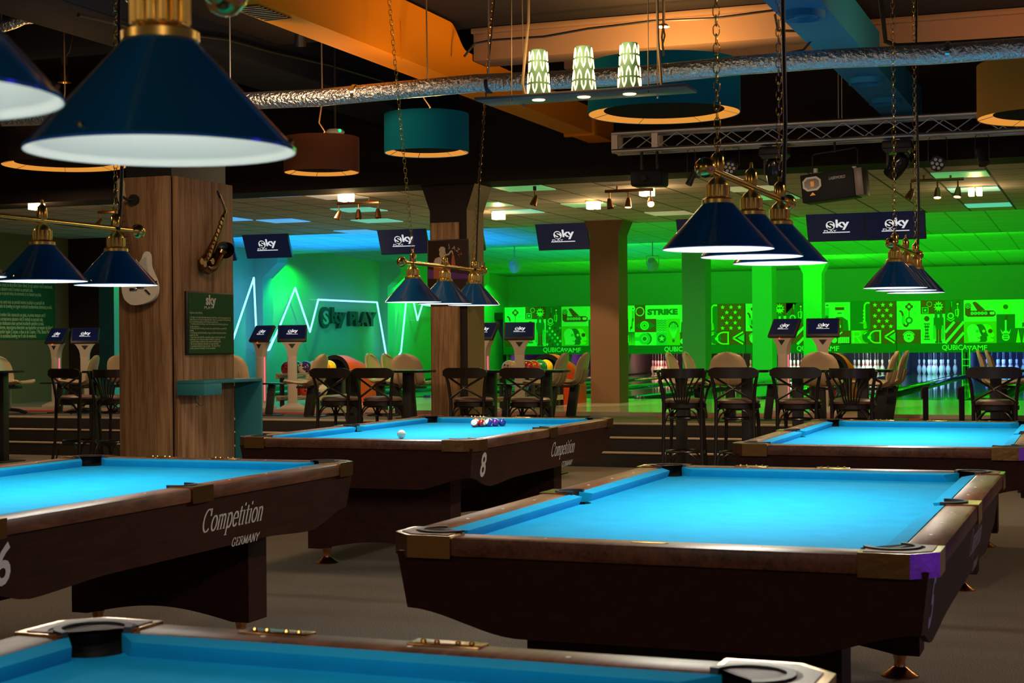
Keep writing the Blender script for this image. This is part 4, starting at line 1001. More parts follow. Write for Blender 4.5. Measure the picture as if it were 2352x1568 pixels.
for (px0, px1, peds, lab) in ((-60, 40, (6,), 'dark bar table at the left edge, only its rounded end showing'), (205, 330, (218, 300), 'dark bar table behind the two left stools, running behind the wood column'), (768, 990, (815, 938), 'dark bar table behind the two stools left of the jazz poster column'), (1060, 1303, (1128, 1255), 'dark bar table behind the two stools at the jazz poster column'),
        (1508, 1770, (1565, 1716), 'long dark bar table right of the brown column'), (1795, 2050, (1832, 1982), 'long dark bar table in front of the white lit pins'), (2250, 2420, (2287,), 'dark bar table cut by the right edge')):
    Y = 15.76; a, b_ = at_y(px0, 850, Y).x, at_y(px1, 850, Y).x; cx = (a + b_) / 2; hw = (b_ - a) / 2
    t = thing('bar_table', lab, 'bar table', (cx, Y, 0), 0, 'bar tables')
    b = MB(); pl = arc(hw - .08, 0.12, .08, 0, 90, 6) + arc(-hw + .08, .12, .08, 90, 180, 6) + arc(-hw + .08, -.12, .08, 180, 270, 6) + arc(hw - .08, -.12, .08, 270, 360, 6)
    b.prism(pl, 1.08, 1.105); b.obj('tabletop', 'black_gloss', t)
    for pp in peds:
        x = at_y(pp, 850, Y).x - cx; l = MB(); l.box(x - .05, x + .05, -.05, .05, .012, 1.08, .004); l.obj('pedestal', 'frame_black', t)
        l = MB(); l.box(x - .16, x + .16, -.22, .22, 0, .014, .004); l.obj('foot_plate', 'frame_black', t)
# bollards by the steps
for i, px in enumerate((2126, 2209)):
    q = at_y(px, 930, 17.62); t = thing('bollard', 'short black post on the platform edge, ' + ('left', 'right')[i] + ' one of two before the blue lit lane', 'post', (q.x, 17.62, .45), 0, 'black posts')
    b = MB(); b.cyl((0, 0, 0), (0, 0, .43), .03, n=16); b.obj('shaft', 'black_gloss', t); b = MB(); b.cyl((0, 0, .425), (0, 0, .44), .032, n=16); b.cyl((-.035, 0, .30), (-.035, 0, .42), .012, n=8); b.obj('cap', 'frame_black', t)

# ================================================================== BOWLING SEATS
def seat_shell():
    prof = [(.30, .425), (.27, .44), (.20, .432), (.10, .418), (.0, .412), (-.07, .42), (-.12, .45), (-.15, .51), (-.165, .58), (-.18, .65), (-.20, .72), (-.215, .77), (-.222, .80), (-.225, .815)]
    wid = [.18, .205, .215, .218, .22, .222, .225, .228, .228, .222, .20, .16, .10, .04]
    n = 12; vs = []
    for (y, z), w in zip(prof, wid):
        for k in range(n + 1):
            s = -1 + 2 * k / n; lift = .03 * s ** 4
            vs.append((w * s, y + (lift * 1.2 if z > .46 else 0), z + (lift if z <= .46 else 0)))
    m = MB(); m.add(vs, [(i * (n + 1) + k, i * (n + 1) + k + 1, (i + 1) * (n + 1) + k + 1, (i + 1) * (n + 1) + k) for i in range(len(prof) - 1) for k in range(n)])
    return m
def make_seat(base):
    t = thing('bowling_chair', 'x', 'seat')
    sh = seat_shell().obj('shell', 'seat', t, thick=.022, ang=50)
    for x in (-.12, 0, .12):
        g = MB(); g.tube([(x, -.182, .60), (x, -.168, .54), (x, -.145, .47), (x, -.10, .425), (x, 0, .40)], .010, 6); g.obj('rib', 'seat_back', sh)
    if base == 'beam':
        l = MB(); T = Matrix.Rotation(.16, 4, 'X'); l.box(-.045, .045, -.055, .055, -.40, .005, .006, T=Matrix.Translation((0, -.04, .395)) @ T); l.obj('leg', 'frame_black', t)
        l = MB(); l.box(-.14, .14, -.20, .02, 0, .012, .005); l.obj('foot_plate', 'frame_black', t)
        l = MB(); l.box(-.16, .16, -.05, .12, .375, .40, .004); l.obj('bracket', 'frame_black', t)
    else:
        l = MB(); l.cyl((0, 0, .05), (0, 0, .36), .022, n=12); l.obj('leg', 'chrome', t)
        l = MB(); l.box(-.13, .13, -.12, .12, .36, .40, .01); l.obj('bracket', 'frame_black', t)
        for k in range(5):
            a = 2 * PI * k / 5 + .3; g = MB(); g.tube([(.02 * math.cos(a), .02 * math.sin(a), .07), (.15 * math.cos(a), .15 * math.sin(a), .055), (.27 * math.cos(a), .27 * math.sin(a), .022)], [.022, .02, .016], 8); g.obj('star_arm', 'frame_black', t)
    return t
sb, ss = make_seat('beam'), make_seat('star'); fb = fs_ = True
EAST, WEST = -PI / 2, PI / 2          # which way the sitter looks: +x / -x ; 0 = towards the lanes
for px, yy, rz, kind, lab in ((22, 18.15, EAST, 's', 'beige swivel seat at the left edge, turned to the right'), (190, 18.5, WEST + .3, 's', 'beige swivel seat behind the far left stool, turned to the left'), (290, 19.0, 0, 's', 'beige seat just left of the wood column, mostly hidden by it'),
        (548, 18.35, 0, 'b', 'beige seat just right of the wood column, its back rounded, half hidden'), (712, 18.4, WEST, 'b', 'beige seat in profile right of the scoring console, facing the zigzag line'),
        (878, 19.5, EAST, 'b', 'beige seat before the ball return, left of the pair showing its side'), (916, 19.0, EAST, 'b', 'beige seat right of the ball return hood, at the end of the green light line'), (945, 18.3, 0, 'b', 'beige seat back left of the jazz poster column, seen from behind'),
        (1062, 18.3, 0, 'b', 'beige seat back half hidden by the jazz poster column on its right side'), (1264, 18.35, WEST, 'b', 'beige seat in profile left of the brown column, nearer of the pair'), (1314, 19.05, WEST, 'b', 'beige seat in profile next to the brown column, farther of the pair'),
        (1572, 18.4, EAST, 'b', 'beige seat behind the fan back stool, left of the pair facing right'), (1610, 19.0, EAST, 'b', 'beige seat behind the long bar table, right of the pair facing right'), (1679, 18.3, 0, 'b', 'beige seat back seen from behind above the second right cross back stool'),
        (1887, 18.2, 0, 'b', 'beige seat back seen from behind under the front facing right console'), (2020, 18.3, WEST, 'b', 'beige seat in profile before the blue lit pins, nearer of the pair'), (2044, 18.95, WEST, 'b', 'beige seat in profile before the blue lit pins, farther of the pair'),
        (2290, 18.7, EAST, 'b', 'beige seat at the far right facing right, nearer to its twin'), (2308, 19.2, EAST, 'b', 'beige seat at the far right, hidden behind its twin')):
    if kind == 'b': o = sb if fb else copy_tree(sb); fb = False
    else: o = ss if fs_ else copy_tree(ss); fs_ = False
    q = at_y(px, 870, yy); o.location = (q.x, yy, .452); o.rotation_euler.z = rz; o['label'] = lab; o['group'] = 'beige bowling seats'
for i, (px, yy, lab) in enumerate(((138, 18.75, 'small low black side table between the swivel seats at the left'), (622, 18.6, 'small low black side table beside the scoring consoles left of the middle'), (1165, 18.6, 'small low black side table behind the right stool at the poster column'), (1768, 18.75, 'small low black side table right of the seat back at the long bar table'))):
    q = at_y(px, 900, yy); t = thing('side_table', lab, 'side table', (q.x, yy, .452), .3, 'low side tables')
    b = MB(); b.box(-.24, .24, -.16, .16, .415, .435, .008); b.obj('tabletop', 'black_gloss', t); b = MB(); b.box(-.045, .045, -.05, .05, -.40, 0, .005, T=Matrix.Translation((.02, 0, .41)) @ Matrix.Rotation(.12, 4, 'Y')); b.obj('leg', 'frame_black', t)
    b = MB(); b.box(-.15, .15, -.12, .12, 0, .012, .004); b.obj('foot_plate', 'frame_black', t)

# ================================================================== BALL RETURNS
for n_, c_ in {'red': (.5, .012, .02), 'white': (.75, .66, .5), 'violet': (.05, .012, .14), 'orange': (.85, .28, .02), 'yellow': (.8, .55, .02), 'green': (.01, .22, .06), 'blue': (.01, .13, .28), 'black': (.015, .012, .015), 'scarlet': (.72, .06, .02), 'pink': (.7, .4, .3)}.items(): mat('bowl_' + n_, c_, .12, coat=.6)
def bowl_ball(c, col, label, two=None):
    nm = 'bowl_' + col
    b = MB(); b.sphere((0, 0, 0), .108, 24); o = b.obj('bowling_ball', [nm] + ([two] if two else []))
    if two:
        for p in o.data.polygons:
            if p.center.x + p.center.z * .6 > .03: p.material_index = 1
    o.location = c; tag(o, label, 'bowling ball', 'bowling balls on the racks')
    h = MB()
    for a in (0, .55, 1.1): h.cyl((.106 * math.sin(a * .3 + .2) * math.cos(a * 2), -.106 * math.cos(a * .3 + .2), .106 * math.sin(a * .3 + .2) * math.sin(a * 2)), (.112 * math.sin(a * .3 + .2) * math.cos(a * 2), -.112 * math.cos(a * .3 + .2), .112 * math.sin(a * .3 + .2) * math.sin(a * 2)), .012, n=8)
    h.obj('finger_holes', 'black', o)
    return o
def ball_return(px, label, hood_m='hood_red'):
    q = at_y(px, 900, 21.6); t = thing('ball_return', label, 'ball return', (q.x, 21.6, .501))
    def hood_ring(w, h0):
        return [(-w, 0)] + [(w * math.cos(math.radians(a)), h0 + (w * 1.05) * math.sin(math.radians(a))) for a in range(180, -1, -12)] + [(w, 0)]
    T = Matrix(((1, 0, 0, 0), (0, 0, 1, 0), (0, 1, 0, 0), (0, 0, 0, 1)))
    b = MB(); o1, o2 = hood_ring(.25, .47), hood_ring(.24, .20); n = len(o1)
    vs = [(x, -.18, z) for x, z in o1] + [(x * 1.0, .12, z * .99) for x, z in o1] + [(x * .98, .55, z * .86) for x, z in o1] + [(x * .95, .95, z) for x, z in o2]
    b.add(vs, [(j * n + i, j * n + i + 1, (j + 1) * n + i + 1, (j + 1) * n + i) for j in range(3) for i in range(n - 1)] + [tuple(range(3 * n, 4 * n))]); b.obj('hood', hood_m, t, ang=60)
    b = MB(); i1 = hood_ring(.20, .46); vs = [(x, -.19, z) for x, z in o1] + [(x, -.185, z) for x, z in i1] + [(x * .8, .2, z * .9) for x, z in i1]
    b.add(vs, [(j * n + i, j * n + i + 1, (j + 1) * n + i + 1, (j + 1) * n + i) for j in range(2) for i in range(n - 1)] + [tuple(range(2 * n, 3 * n))]); b.obj('hood_mouth', 'black_gloss', t)
    for z, nm in ((.42, 'upper_rack'), (.10, 'lower_rack')):
        r = MB()
        for x in (-.21, -.05, .05, .21): r.tube([(x, -.15, z), (x, -1.5, z + .01)], .014, 6)
        r.tube([(-.24, -1.5, z + .02), (-.24, -1.55, z + .05), (.24, -1.55, z + .05), (.24, -1.5, z + .02)], .016, 6); r.box(-.25, -.23, -1.55, -.15, z - .02, z + .05); r.box(.23, .25, -1.55, -.15, z - .02, z + .05); r.obj(nm, 'seat_back', t)
    for y in (-1.4, -.35):
        r = MB(); r.box(-.245, -.215, y - .04, y + .04, 0, .44); r.obj('leg', 'frame_black', t); r = MB(); r.box(.215, .245, y - .04, y + .04, 0, .44); r.obj('leg', 'frame_black', t)
    return t, q.x
BALLS = {0: (((-.17, -1.62, 1, 'red', None, 'dark red bowling ball at the front left of the left rack'), (.15, -1.55, 1, 'white', 'bowl_violet', 'white and violet bowling ball on the left rack'), (.17, -1.28, 1, 'white', None, 'cream bowling ball on the left rack'), (-.17, -1.35, 1, 'blue', None, 'dark blue bowling ball at the back of the left rack'), (.17, -.95, 1, 'orange', None, 'orange bowling ball in front of the red hood mouth, left rack'), (.16, -.70, 1, 'yellow', None, 'yellow bowling ball nearest the hood on the left rack'),
              (.16, -1.5, 0, 'scarlet', None, 'scarlet bowling ball on the lower shelf of the left rack'), (-.14, -1.45, 0, 'red', None, 'red bowling ball on the lower shelf of the left rack'), (.17, -1.05, 0, 'blue', 'bowl_white', 'blue and white bowling ball on the lower shelf of the left rack'))),
         1: (((-.16, -1.6, 1, 'pink', None, 'pale pink bowling ball at the front of the middle rack'), (.16, -1.55, 1, 'red', None, 'red bowling ball on the middle rack'), (.16, -1.28, 1, 'scarlet', None, 'scarlet bowling ball on the middle rack'), (-.16, -1.25, 1, 'orange', None, 'orange bowling ball at the back of the middle rack'), (.17, -.98, 1, 'green', None, 'green bowling ball on the middle rack'), (.17, -.70, 1, 'yellow', None, 'yellow bowling ball before the hood of the middle rack'), (-.16, -.9, 1, 'blue', None, 'blue bowling ball at the back of the middle rack'), (.16, -1.2, 0, 'black', None, 'black bowling ball on the lower shelf of the middle rack'), (.17, -.6, 0, 'white', 'bowl_red', 'red and white bowling ball on the lower shelf of the middle rack'))),
         2: (((.16, -1.5, 1, 'red', None, 'red bowling ball on the right rack'), (.16, -1.2, 0, 'white', 'bowl_red', 'red and white bowling ball on the lower shelf of the right rack'), (.17, -.9, 0, 'blue', None, 'blue bowling ball on the lower shelf of the right rack')))}
for k, (px, lab) in enumerate(((782, 'ball return with a red orange hood, left of the jazz poster column'), (1266, 'ball return with a red hood and colourful balls, left of the brown column'), (1912, 'ball return with a red rimmed hood behind the right seat back'))):
    t, x = ball_return(px, lab); t['group'] = 'ball returns'
    for bx, by, up, col, two, bl in BALLS[k]: bowl_ball((x + bx * .76, 21.6 + by * .86, .501 + (.548 if up else .228)), col, bl, two)

# ================================================================== PINS
def make_pin():
    t = thing('bowling_pin', 'x', 'pin')
    pr = [(.001, 0), (.0258, 0), (.036, .019), (.049, .057), (.0605, .114), (.0595, .149), (.049, .19), (.0325, .22), (.0255, .245), (.0232, .254), (.0235, .27), (.0275, .30), (.032, .335), (.0305, .355), (.022, .374), (.001, .381)]
    b = MB(); b.lathe(pr, 16); b.obj('body', 'pin', t)
    for z, r in ((.232, .0298), (.258, .0240)):
        g = MB(); g.lathe([(r + .0012 + .0015, z - .007), (r + .001, z), (r + .0012 - (.0008 if z > .25 else .0015), z + .007)], 16); g.obj('neck_stripe', 'pin_red', t)
    g = MB(); g.cyl((0, 0, .38), (0, 0, .75), .0025, n=4); g.obj('cord', 'pin', t)
    return t
pin = make_pin(); fp = True; HEADY = 42.3 - .0
pos = []
for row in range(4):
    for k in range(row + 1): pos.append(((k - row / 2) * .3048, row * .264))
LN = {0: 'rightmost deep blue lit lane', 1: 'pale blue lane behind the bollards', 2: 'white lit lane left of the bollards', 3: 'white lane by the sideways console', 4: 'yellow lane between green columns', 5: 'pink lit lane by the brown column'}
for li in range(6):
    for x, y in pos:
        o = pin if fp else copy_tree(pin); fp = False
        o.location = (LANES[li] + x, 41.95 + y, .501); o['label'] = 'red striped white bowling pin on the ' + LN[li]; o['group'] = 'pins on the ' + LN[li]
PITC = [((.13, .27, 1), 60), ((.26, .48, 1), 52), ((.9, .97, .92), 34), ((1, 1, .75), 34), ((1, .72, .25), 24), ((1, .30, .34), 36), ((.6, .05, .9), 30), ((.6, .05, .9), 30)]
for li, x in enumerate(LANES):
    c, p = PITC[li]
    light('pit_light', 'AREA', (x, 41.62, 1.12), c, p * .36, 1.0, aim=(x, 42.9, .45), sy=.08)
    for s in (-1, 1):
        b = MB(); b.box(x + s * .80 - .03, x + s * .80 + .03, 41.4, 43.9, .40, 1.4); struct('wall_back', b, 'kickback')
b = MB(); b.box(-16.2, 8, 43.75, 43.95, .3, 2.4); struct('wall_back', b, 'pit_curtain')
b = MB(); b.box(-16.2, 8, 41.45, 43.8, 2.05, 2.25); struct('ceiling', b, 'black')
# tall slim ladder frame between the two right lanes
x = (LANES[0] + LANES[1]) / 2; t = thing('ladder_frame', 'slim green lit frame between the two blue lanes at the right', 'frame', (x, 41.3, .545))
for s in (-1, 1):
    b = MB(); b.box(s * .09 - .012, s * .09 + .012, -.012, .012, 0, .62); b.obj('stile', 'band_letters', t)
for z in (.18, .34):
    b = MB(); b.box(-.08, .08, -.01, .01, z, z + .02); b.obj('rung', 'band_letters', t)

# ================================================================== MASKING UNITS WITH PRINTED ART
YM = 41.35
ART = ['art_mint', 'art_deep_green', 'art_brown', 'art_lime', 'art_mid_teal', 'art_pale', 'art_ink', 'art_acid']
MINT, DEEP, BRN, LIME, TEALc, PALE, INK, ACID = range(8)
ZA0, ZA1 = 1.300, 2.385
class Art:
    """flat print shapes in tile units: x, z in 0..1 of the current tile"""
    def __init__(s): s.m = MB(); s.box_ = (0, 1, 0, 1); s.k = 0
    def tile(s, x0, x1, z0, z1, col): s.box_ = (x0, x1, z0, z1); s.k = 1; s.poly([(0, 0), (1, 0), (1, 1), (0, 1)], col); s.k = 2; return s
    def P(s, x, z): a, b, c, d = s.box_; return (a + (b - a) * x, YM - .004 - .0025 * s.k, c + (d - c) * z)
    def poly(s, pts, col, up=True):
        s.m.mi = col; s.m.poly([s.P(*p) for p in pts]); s.k += 1 if up else 0
    def asp(s): a, b, c, d = s.box_; return (b - a) / (d - c)
    def circ(s, x, z, r, col, a0=0, a1=360, n=24):
        s.poly([(x + r * math.cos(math.radians(a0 + (a1 - a0) * i / n)) / s.asp(), z + r * math.sin(math.radians(a0 + (a1 - a0) * i / n))) for i in range(n + (a1 - a0 < 360))], col)
    def ring(s, x, z, r, w, col, back): s.circ(x, z, r, col); s.circ(x, z, r - w, back)
    def rect(s, x0, x1, z0, z1, col): s.poly([(x0, z0), (x1, z0), (x1, z1), (x0, z1)], col)
    def star(s, x, z, r, col): s.poly([(x + r * (1 if i % 2 == 0 else .42) * math.sin(PI * i / 5) / s.asp(), z + r * (1 if i % 2 == 0 else .42) * math.cos(PI * i / 5)) for i in range(10)], col)
    def line(s, pts, w, col):
        A = s.asp()
        for (ax, az), (bx, bz) in zip(pts[:-1], pts[1:]):
            dx, dz = (bx - ax) * A, bz - az; l = math.hypot(dx, dz) or 1; nx, nz = -dz / l * w / 2 / A, dx / l * w / 2
            s.poly([(ax + nx, az + nz), (bx + nx, bz + nz), (bx - nx, bz - nz), (ax - nx, az - nz)], col, False)
        s.k += 1
def t_sax(a, b):   # mint tile with flower and saxophone, ball with headphones beneath
    x0, x1, z0, z1 = b; zm = z0 + (z1 - z0) * .33
    A.tile(x0, x1, zm, z1, MINT)
    for q in range(4): A.circ(.52 + .075 / A.asp() * math.cos(q * PI / 2), .80 + .075 * math.sin(q * PI / 2), .06, BRN)
    A.circ(.52, .80, .05, ACID); A.line([(.52, .71), (.52, .42)], .02, DEEP)
    A.line([(.12, .66), (.22, .62), (.26, .5), (.26, .25), (.34, .12), (.44, .12), (.50, .28)], .06, BRN); A.ring(.52, .32, .12, .05, DEEP, MINT); A.line([(.27, .48), (.27, .2)], .09, TEALc)
    A.tile(x0, x1, z0, zm, BRN); A.circ(.5, .45, .36, MINT)
    A.line([(.5 + .42 / A.asp() * math.cos(math.radians(t)), .45 + .42 * math.sin(math.radians(t))) for t in range(20, 161, 10)], .05, MINT)
    for x, z in ((.46, .58), (.54, .58), (.5, .34)): A.circ(x, z, .05, BRN)
def t_punk(a, b):
    x0, x1, z0, z1 = b; xm = x0 + (x1 - x0) * .50; zc = z0 + (z1 - z0) * .69
    A.tile(x0, x1, zc, z1, BRN); A.ring(.36, .74, .2, .03, MINT, BRN); A.rect(.06, .32, .06, .5, MINT); A.rect(.08, .30, .09, .47, DEEP); A.circ(.19, .28, .08, MINT)
    A.tile(x0, xm, z0, zc, MINT); A.circ(.5, .88, .11, PALE); A.circ(.5, .84, .09, BRN); A.rect(.3, .7, .82, .87, INK)
    A.poly([(.25, .68), (.75, .68), (.62, .40), (.75, .12), (.25, .12), (.38, .40)], DEEP)
    for r in range(5):
        for c in range(3): A.circ(.34 + .16 * c, .18 + .11 * r, .025, MINT)
    A.tile(xm, x1, z0, zc, PALE); A.box_ = (xm - (x1 - x0) * .03, x1, z0, z1); A.k = 4
    A.poly([(.5 + (.40 if i % 2 == 0 else .23) * math.sin(2 * PI * i / 22), .86 + (.135 if i % 2 == 0 else .08) * math.cos(2 * PI * i / 22)) for i in range(22)], ACID)
    A.circ(.5, .85, .055, MINT); A.rect(.3, .47, .86, .90, INK); A.rect(.53, .70, .86, .90, INK)
    A.poly([(.22, .74), (.78, .74), (.82, .45), (.72, .45), (.70, .32), (.30, .32), (.28, .45), (.18, .45)], DEEP); A.rect(.12, .26, .36, .60, DEEP); A.rect(.74, .88, .36, .60, DEEP)
    A.rect(.42, .58, .60, .68, PALE); A.rect(.32, .47, .05, .32, BRN); A.rect(.53, .68, .05, .32, BRN); A.rect(.24, .47, .01, .05, INK); A.rect(.53, .76, .01, .05, INK); A.rect(.08, .24, .10, .42, TEALc); A.rect(.76, .92, .10, .42, TEALc)
def t_check(a, b, stripes=False):
    x0, x1, z0, z1 = b; zm = z0 + (z1 - z0) * .5
    A.tile(x0, x1, zm, z1, DEEP); A.poly([(.12, .28), (.42, .28), (.34, .62), (.36, .95), (.30, .90), (.22, .5)], BRN); A.ring(.3, .28, .15, .06, MINT, DEEP); A.line([(.1, .15), (.3, .03), (.5, .15)], .04, ACID); A.rect(.34, .38, .7, .95, TEALc)
    A.ring(.68, .82, .10, .05, BRN, MINT); A.line([(.68, .74), (.68, .2)], .03, ACID); A.line([(.56, .55), (.74, .58), (.72, .28), (.58, .28), (.56, .55)], .035, ACID)
    A.tile(x0, x1, z0, zm, DEEP if not stripes else BRN); n = 6
    for r in range(n):
        for c in range(n):
            if not stripes:
                col = (MINT, TEALc, BRN)[(r + c) % 3] if (r - c) % 2 == 0 else None
                if col is None: continue
                cx, cz, h = (c + .5) / n, (r + .5) / n, .5 / n
                A.poly([(cx - h, cz), (cx, cz - h), (cx + h, cz), (cx, cz + h)], col, False)
    if stripes:
        for q in range(-4, 5, 2):
            lo = max(0, q / 4); pts = [(max(0, -q / 4), max(0, q / 4)), (min(1, 1 - q / 4), min(1, 1 + q / 4))]
            if pts[1][0] > pts[0][0]: A.line(pts, .12, MINT)
    A.k += 1
def t_shoe(a, b):
    x0, x1, z0, z1 = b; zm = z0 + (z1 - z0) * .5
    A.tile(x0, x1, zm, z1, PALE); A.poly([(.6, 1), (1, 1), (1, .55), (.85, .62)], MINT)
    A.poly([(.04, .78), (.12, .86), (.2, .78), (.22, .5), (.9, .5), (.97, .42), (.97, .28), (.9, .22), (.12, .22), (.04, .32)], BRN); A.circ(.13, .72, .14, BRN)
    A.poly([(.27, .86), (.33, .92), (.40, .88), (.66, .52), (.42, .5)], BRN); A.ring(.13, .72, .11, .025, PALE, DEEP); A.star(.13, .72, .06, PALE)
    for q in range(5): A.ring(.26 + .105 * q, .38, .075, .02, PALE, TEALc)
    A.poly(arc(.83, .38, .035, 90, 270, 6, .065) + arc(.92, .38, .035, -90, 90, 6, .065), PALE)
    A.tile(x0, x1, z0, zm, LIME)
    for q, col, ec in ((2, ACID, BRN), (1, DEEP, BRN), (0, PALE, TEALc)):
        x = .06 + .20 * q
        A.poly([(x + .08, .06), (x + .08, .2)] + [(x + .22 + .19 * math.cos(math.radians(t)), .58 + .30 * math.sin(math.radians(t))) for t in range(205, 9, -15)] + [(x + .43, .50), (x + .49, .33), (x + .44, .31), (x + .45, .12), (x + .40, .06)], col)
        A.ring(x + .35, .55, .10, .03, ec if q else MINT, (BRN, MINT, BRN)[q] if q else TEALc); A.line([(x + .36, .25), (x + .45, .22)], .02, INK)
def t_guitar(a, b):
    x0, x1, z0, z1 = b; xm = x0 + (x1 - x0) * .42; zc = z0 + (z1 - z0) * .66
    A.tile(x0, xm, zc, z1, MINT)
    for q in range(4): A.circ(.5 + .19 / A.asp() * math.cos(q * PI / 2), .5 + .19 * math.sin(q * PI / 2), .16, ACID)
    A.circ(.5, .5, .16, DEEP)
    A.tile(x0, xm, z0, zc, DEEP); A.circ(.5, .20, .13, MINT); A.circ(.5, .34, .10, MINT); A.poly([(.2, .50), (.3, .30), (.36, .36)], MINT); A.poly([(.8, .50), (.7, .30), (.64, .36)], MINT); A.rect(.45, .55, .36, .80, MINT); A.poly([(.42, .80), (.58, .84), (.62, .98), (.5, .95)], BRN)
    for z in (.14, .22, .30): A.rect(.38, .62, z, z + .025, DEEP)
    A.tile(xm, x1, zc - .18, z1, MINT) if False else A.tile(xm, x1, z0 + (z1 - z0) * .34, z1, MINT)
    A.circ(.75, .88, .09, PALE); A.rect(.66, .84, .87, .91, INK); A.poly([(.60, .80), (.90, .80), (.86, .52), (.62, .52)], TEALc); A.poly([(.62, .52), (.86, .52), (.84, .42), (.70, .38), (.66, .14), (.40, .10), (.28, .02), (.28, .18), (.54, .22), (.58, .44)], DEEP)
    A.tile(xm, x1, z0, z0 + (z1 - z0) * .34, DEEP)
    for q in range(4): A.poly([(.03 + .25 * q, .02), (.22 + .25 * q, .02), (.125 + .25 * q, .96)], ACID)
def t_strike(a, b):
    x0, x1, z0, z1 = b; w, h = x1 - x0, z1 - z0; xa, za, zb2 = x0 + w * .24, z0 + h * .66, z0 + h * .33
    A.tile(x0, xa, za, z1, BRN); A.ring(.5, .55, .34, .07, PALE, BRN)
    A.tile(xa, x1, za, z1, PALE)
    A.tile(x0, x0 + w * .48, zb2, za, BRN); A.poly([(.02, .5), (.3, .78), (.6, .85), (.98, .5), (.6, .15), (.3, .22)], DEEP)
    for r, c in ((.34, ACID), (.26, TEALc), (.14, ACID), (.08, INK)): A.circ(.46, .5, r, c)
    A.tile(x0 + w * .48, x0 + w * .72, zb2, za, MINT)
    for q in range(7): A.line([(.02 + .16 * k, .06 + .13 * q + (.07 if k % 2 else 0)) for k in range(7)], .045, DEEP)
    A.tile(x0 + w * .72, x1, z0, za, LIME); A.poly([(.5 + .4 * math.cos(math.radians(t)), .66 + .24 * math.sin(math.radians(t))) for t in range(0, 181, 12)] + [(.42 - .0, .28), (.58, .28)], DEEP)
    for q in range(-3, 4): A.line([(.5 + .075 * q * 1.6, .84 - .018 * q * q), (.5 + .12 * q, .66), (.5 + .02 * q, .28)], .035, MINT)
    A.rect(.42, .58, .12, .22, BRN)
    A.tile(x0, x0 + w * .48, z0, zb2, MINT); A.circ(.52, .5, .46, DEEP, -80, 80); A.circ(.46, .5, .44, TEALc); A.ring(.46, .5, .22, .06, PALE, DEEP); A.rect(.0, .3, .36, .64, TEALc)
    A.tile(x0 + w * .48, x0 + w * .72, z0, zb2, ACID if False else TEALc); A.circ(.5, .5, .32, DEEP); A.star(.5, .5, .26, PALE)
    return (xa, x1, za, z1)
def t_king(a, b):
    x0, x1, z0, z1 = b; zm = z0 + (z1 - z0) * .32
    A.tile(x0, x1, zm, z1, MINT); A.poly([(.05, 0), (.08, .35), (.3, .48), (.6, .48), (.88, .35), (.92, 0)], DEEP); A.poly([(.28, .02), (.62, .02), (.62, .42), (.28, .42)], BRN); A.circ(.45, .15, .06, MINT); A.rect(.42, .48, .15, .36, MINT)
    A.rect(.24, .70, .50, .84, PALE); A.rect(.24, .70, .72, .82, BRN); A.rect(.36, .58, .60, .63, INK); A.poly([(.24, .84), (.24, .96), (.36, .88), (.47, .98), (.58, .88), (.70, .96), (.70, .84)], ACID)
    A.tile(x0, x1, z0, zm, BRN)
    for q in range(6): A.rect(.38 + .1 * q, .46 + .1 * q, .06, .52, PALE)
    A.circ(.18, .3, .22, MINT); A.line([(.18, .4), (.6, .9)], .10, MINT)
def t_rock(a, b):
    x0, x1, z0, z1 = b; w = x1 - x0; zm = z0 + (z1 - z0) * .33; xa = x0 + w * .44
    A.tile(x0, xa, zm, z1, DEEP); A.line([(.98, .96), (.8, .96), (.72, .86), (.72, .22)], .06, ACID); A.poly([(.42, .26), (.66, .22), (.66, .06), (.74, .03), (.84, .08), (.8, .3)], LIME)
    for q in range(4): A.circ(.70, .68 - .12 * q, .04, PALE)
    A.tile(xa, x1, zm, z1, BRN)
    for r in range(5):
        for c in range(3 if r % 2 == 0 else 2): A.star(.19 + .31 * c + (.155 if r % 2 else 0), .88 - .19 * r, .085, ACID)
    A.tile(x0, x1, z0, zm, BRN); A.rect(.02, .40, .03, .97, LIME)
    A.line([(.07, .05), (.07, .92)], .12, MINT); A.line([(.05, .90), (.2, .90), (.235, .74), (.2, .55), (.07, .52)], .10, MINT); A.line([(.14, .52), (.24, .05)], .11, MINT)
    A.circ(.40, .5, .44, DEEP); A.circ(.42, .46, .13, MINT)
    for q in range(3): A.circ(.31 + .022 * q, .72 + .05 * q, .05, ACID)
    A.line([(.56 + .13 * math.cos(math.radians(t)), .5 + .42 * math.sin(math.radians(t))) for t in range(100, 261, 16)], .11, ACID); A.line([(.66, .06), (.66, .94)], .11, ACID); A.line([(.54, .93), (.68, .93)], .10, ACID); A.line([(.54, .07), (.68, .07)], .10, ACID)
    A.line([(.97, .95), (.76, .5), (.97, .05)], .12, ACID); A.poly([(.85, .5), (.99, .8), (.99, .2)], TEALc)
def PX(px): return at_y(px, 760, YM).x
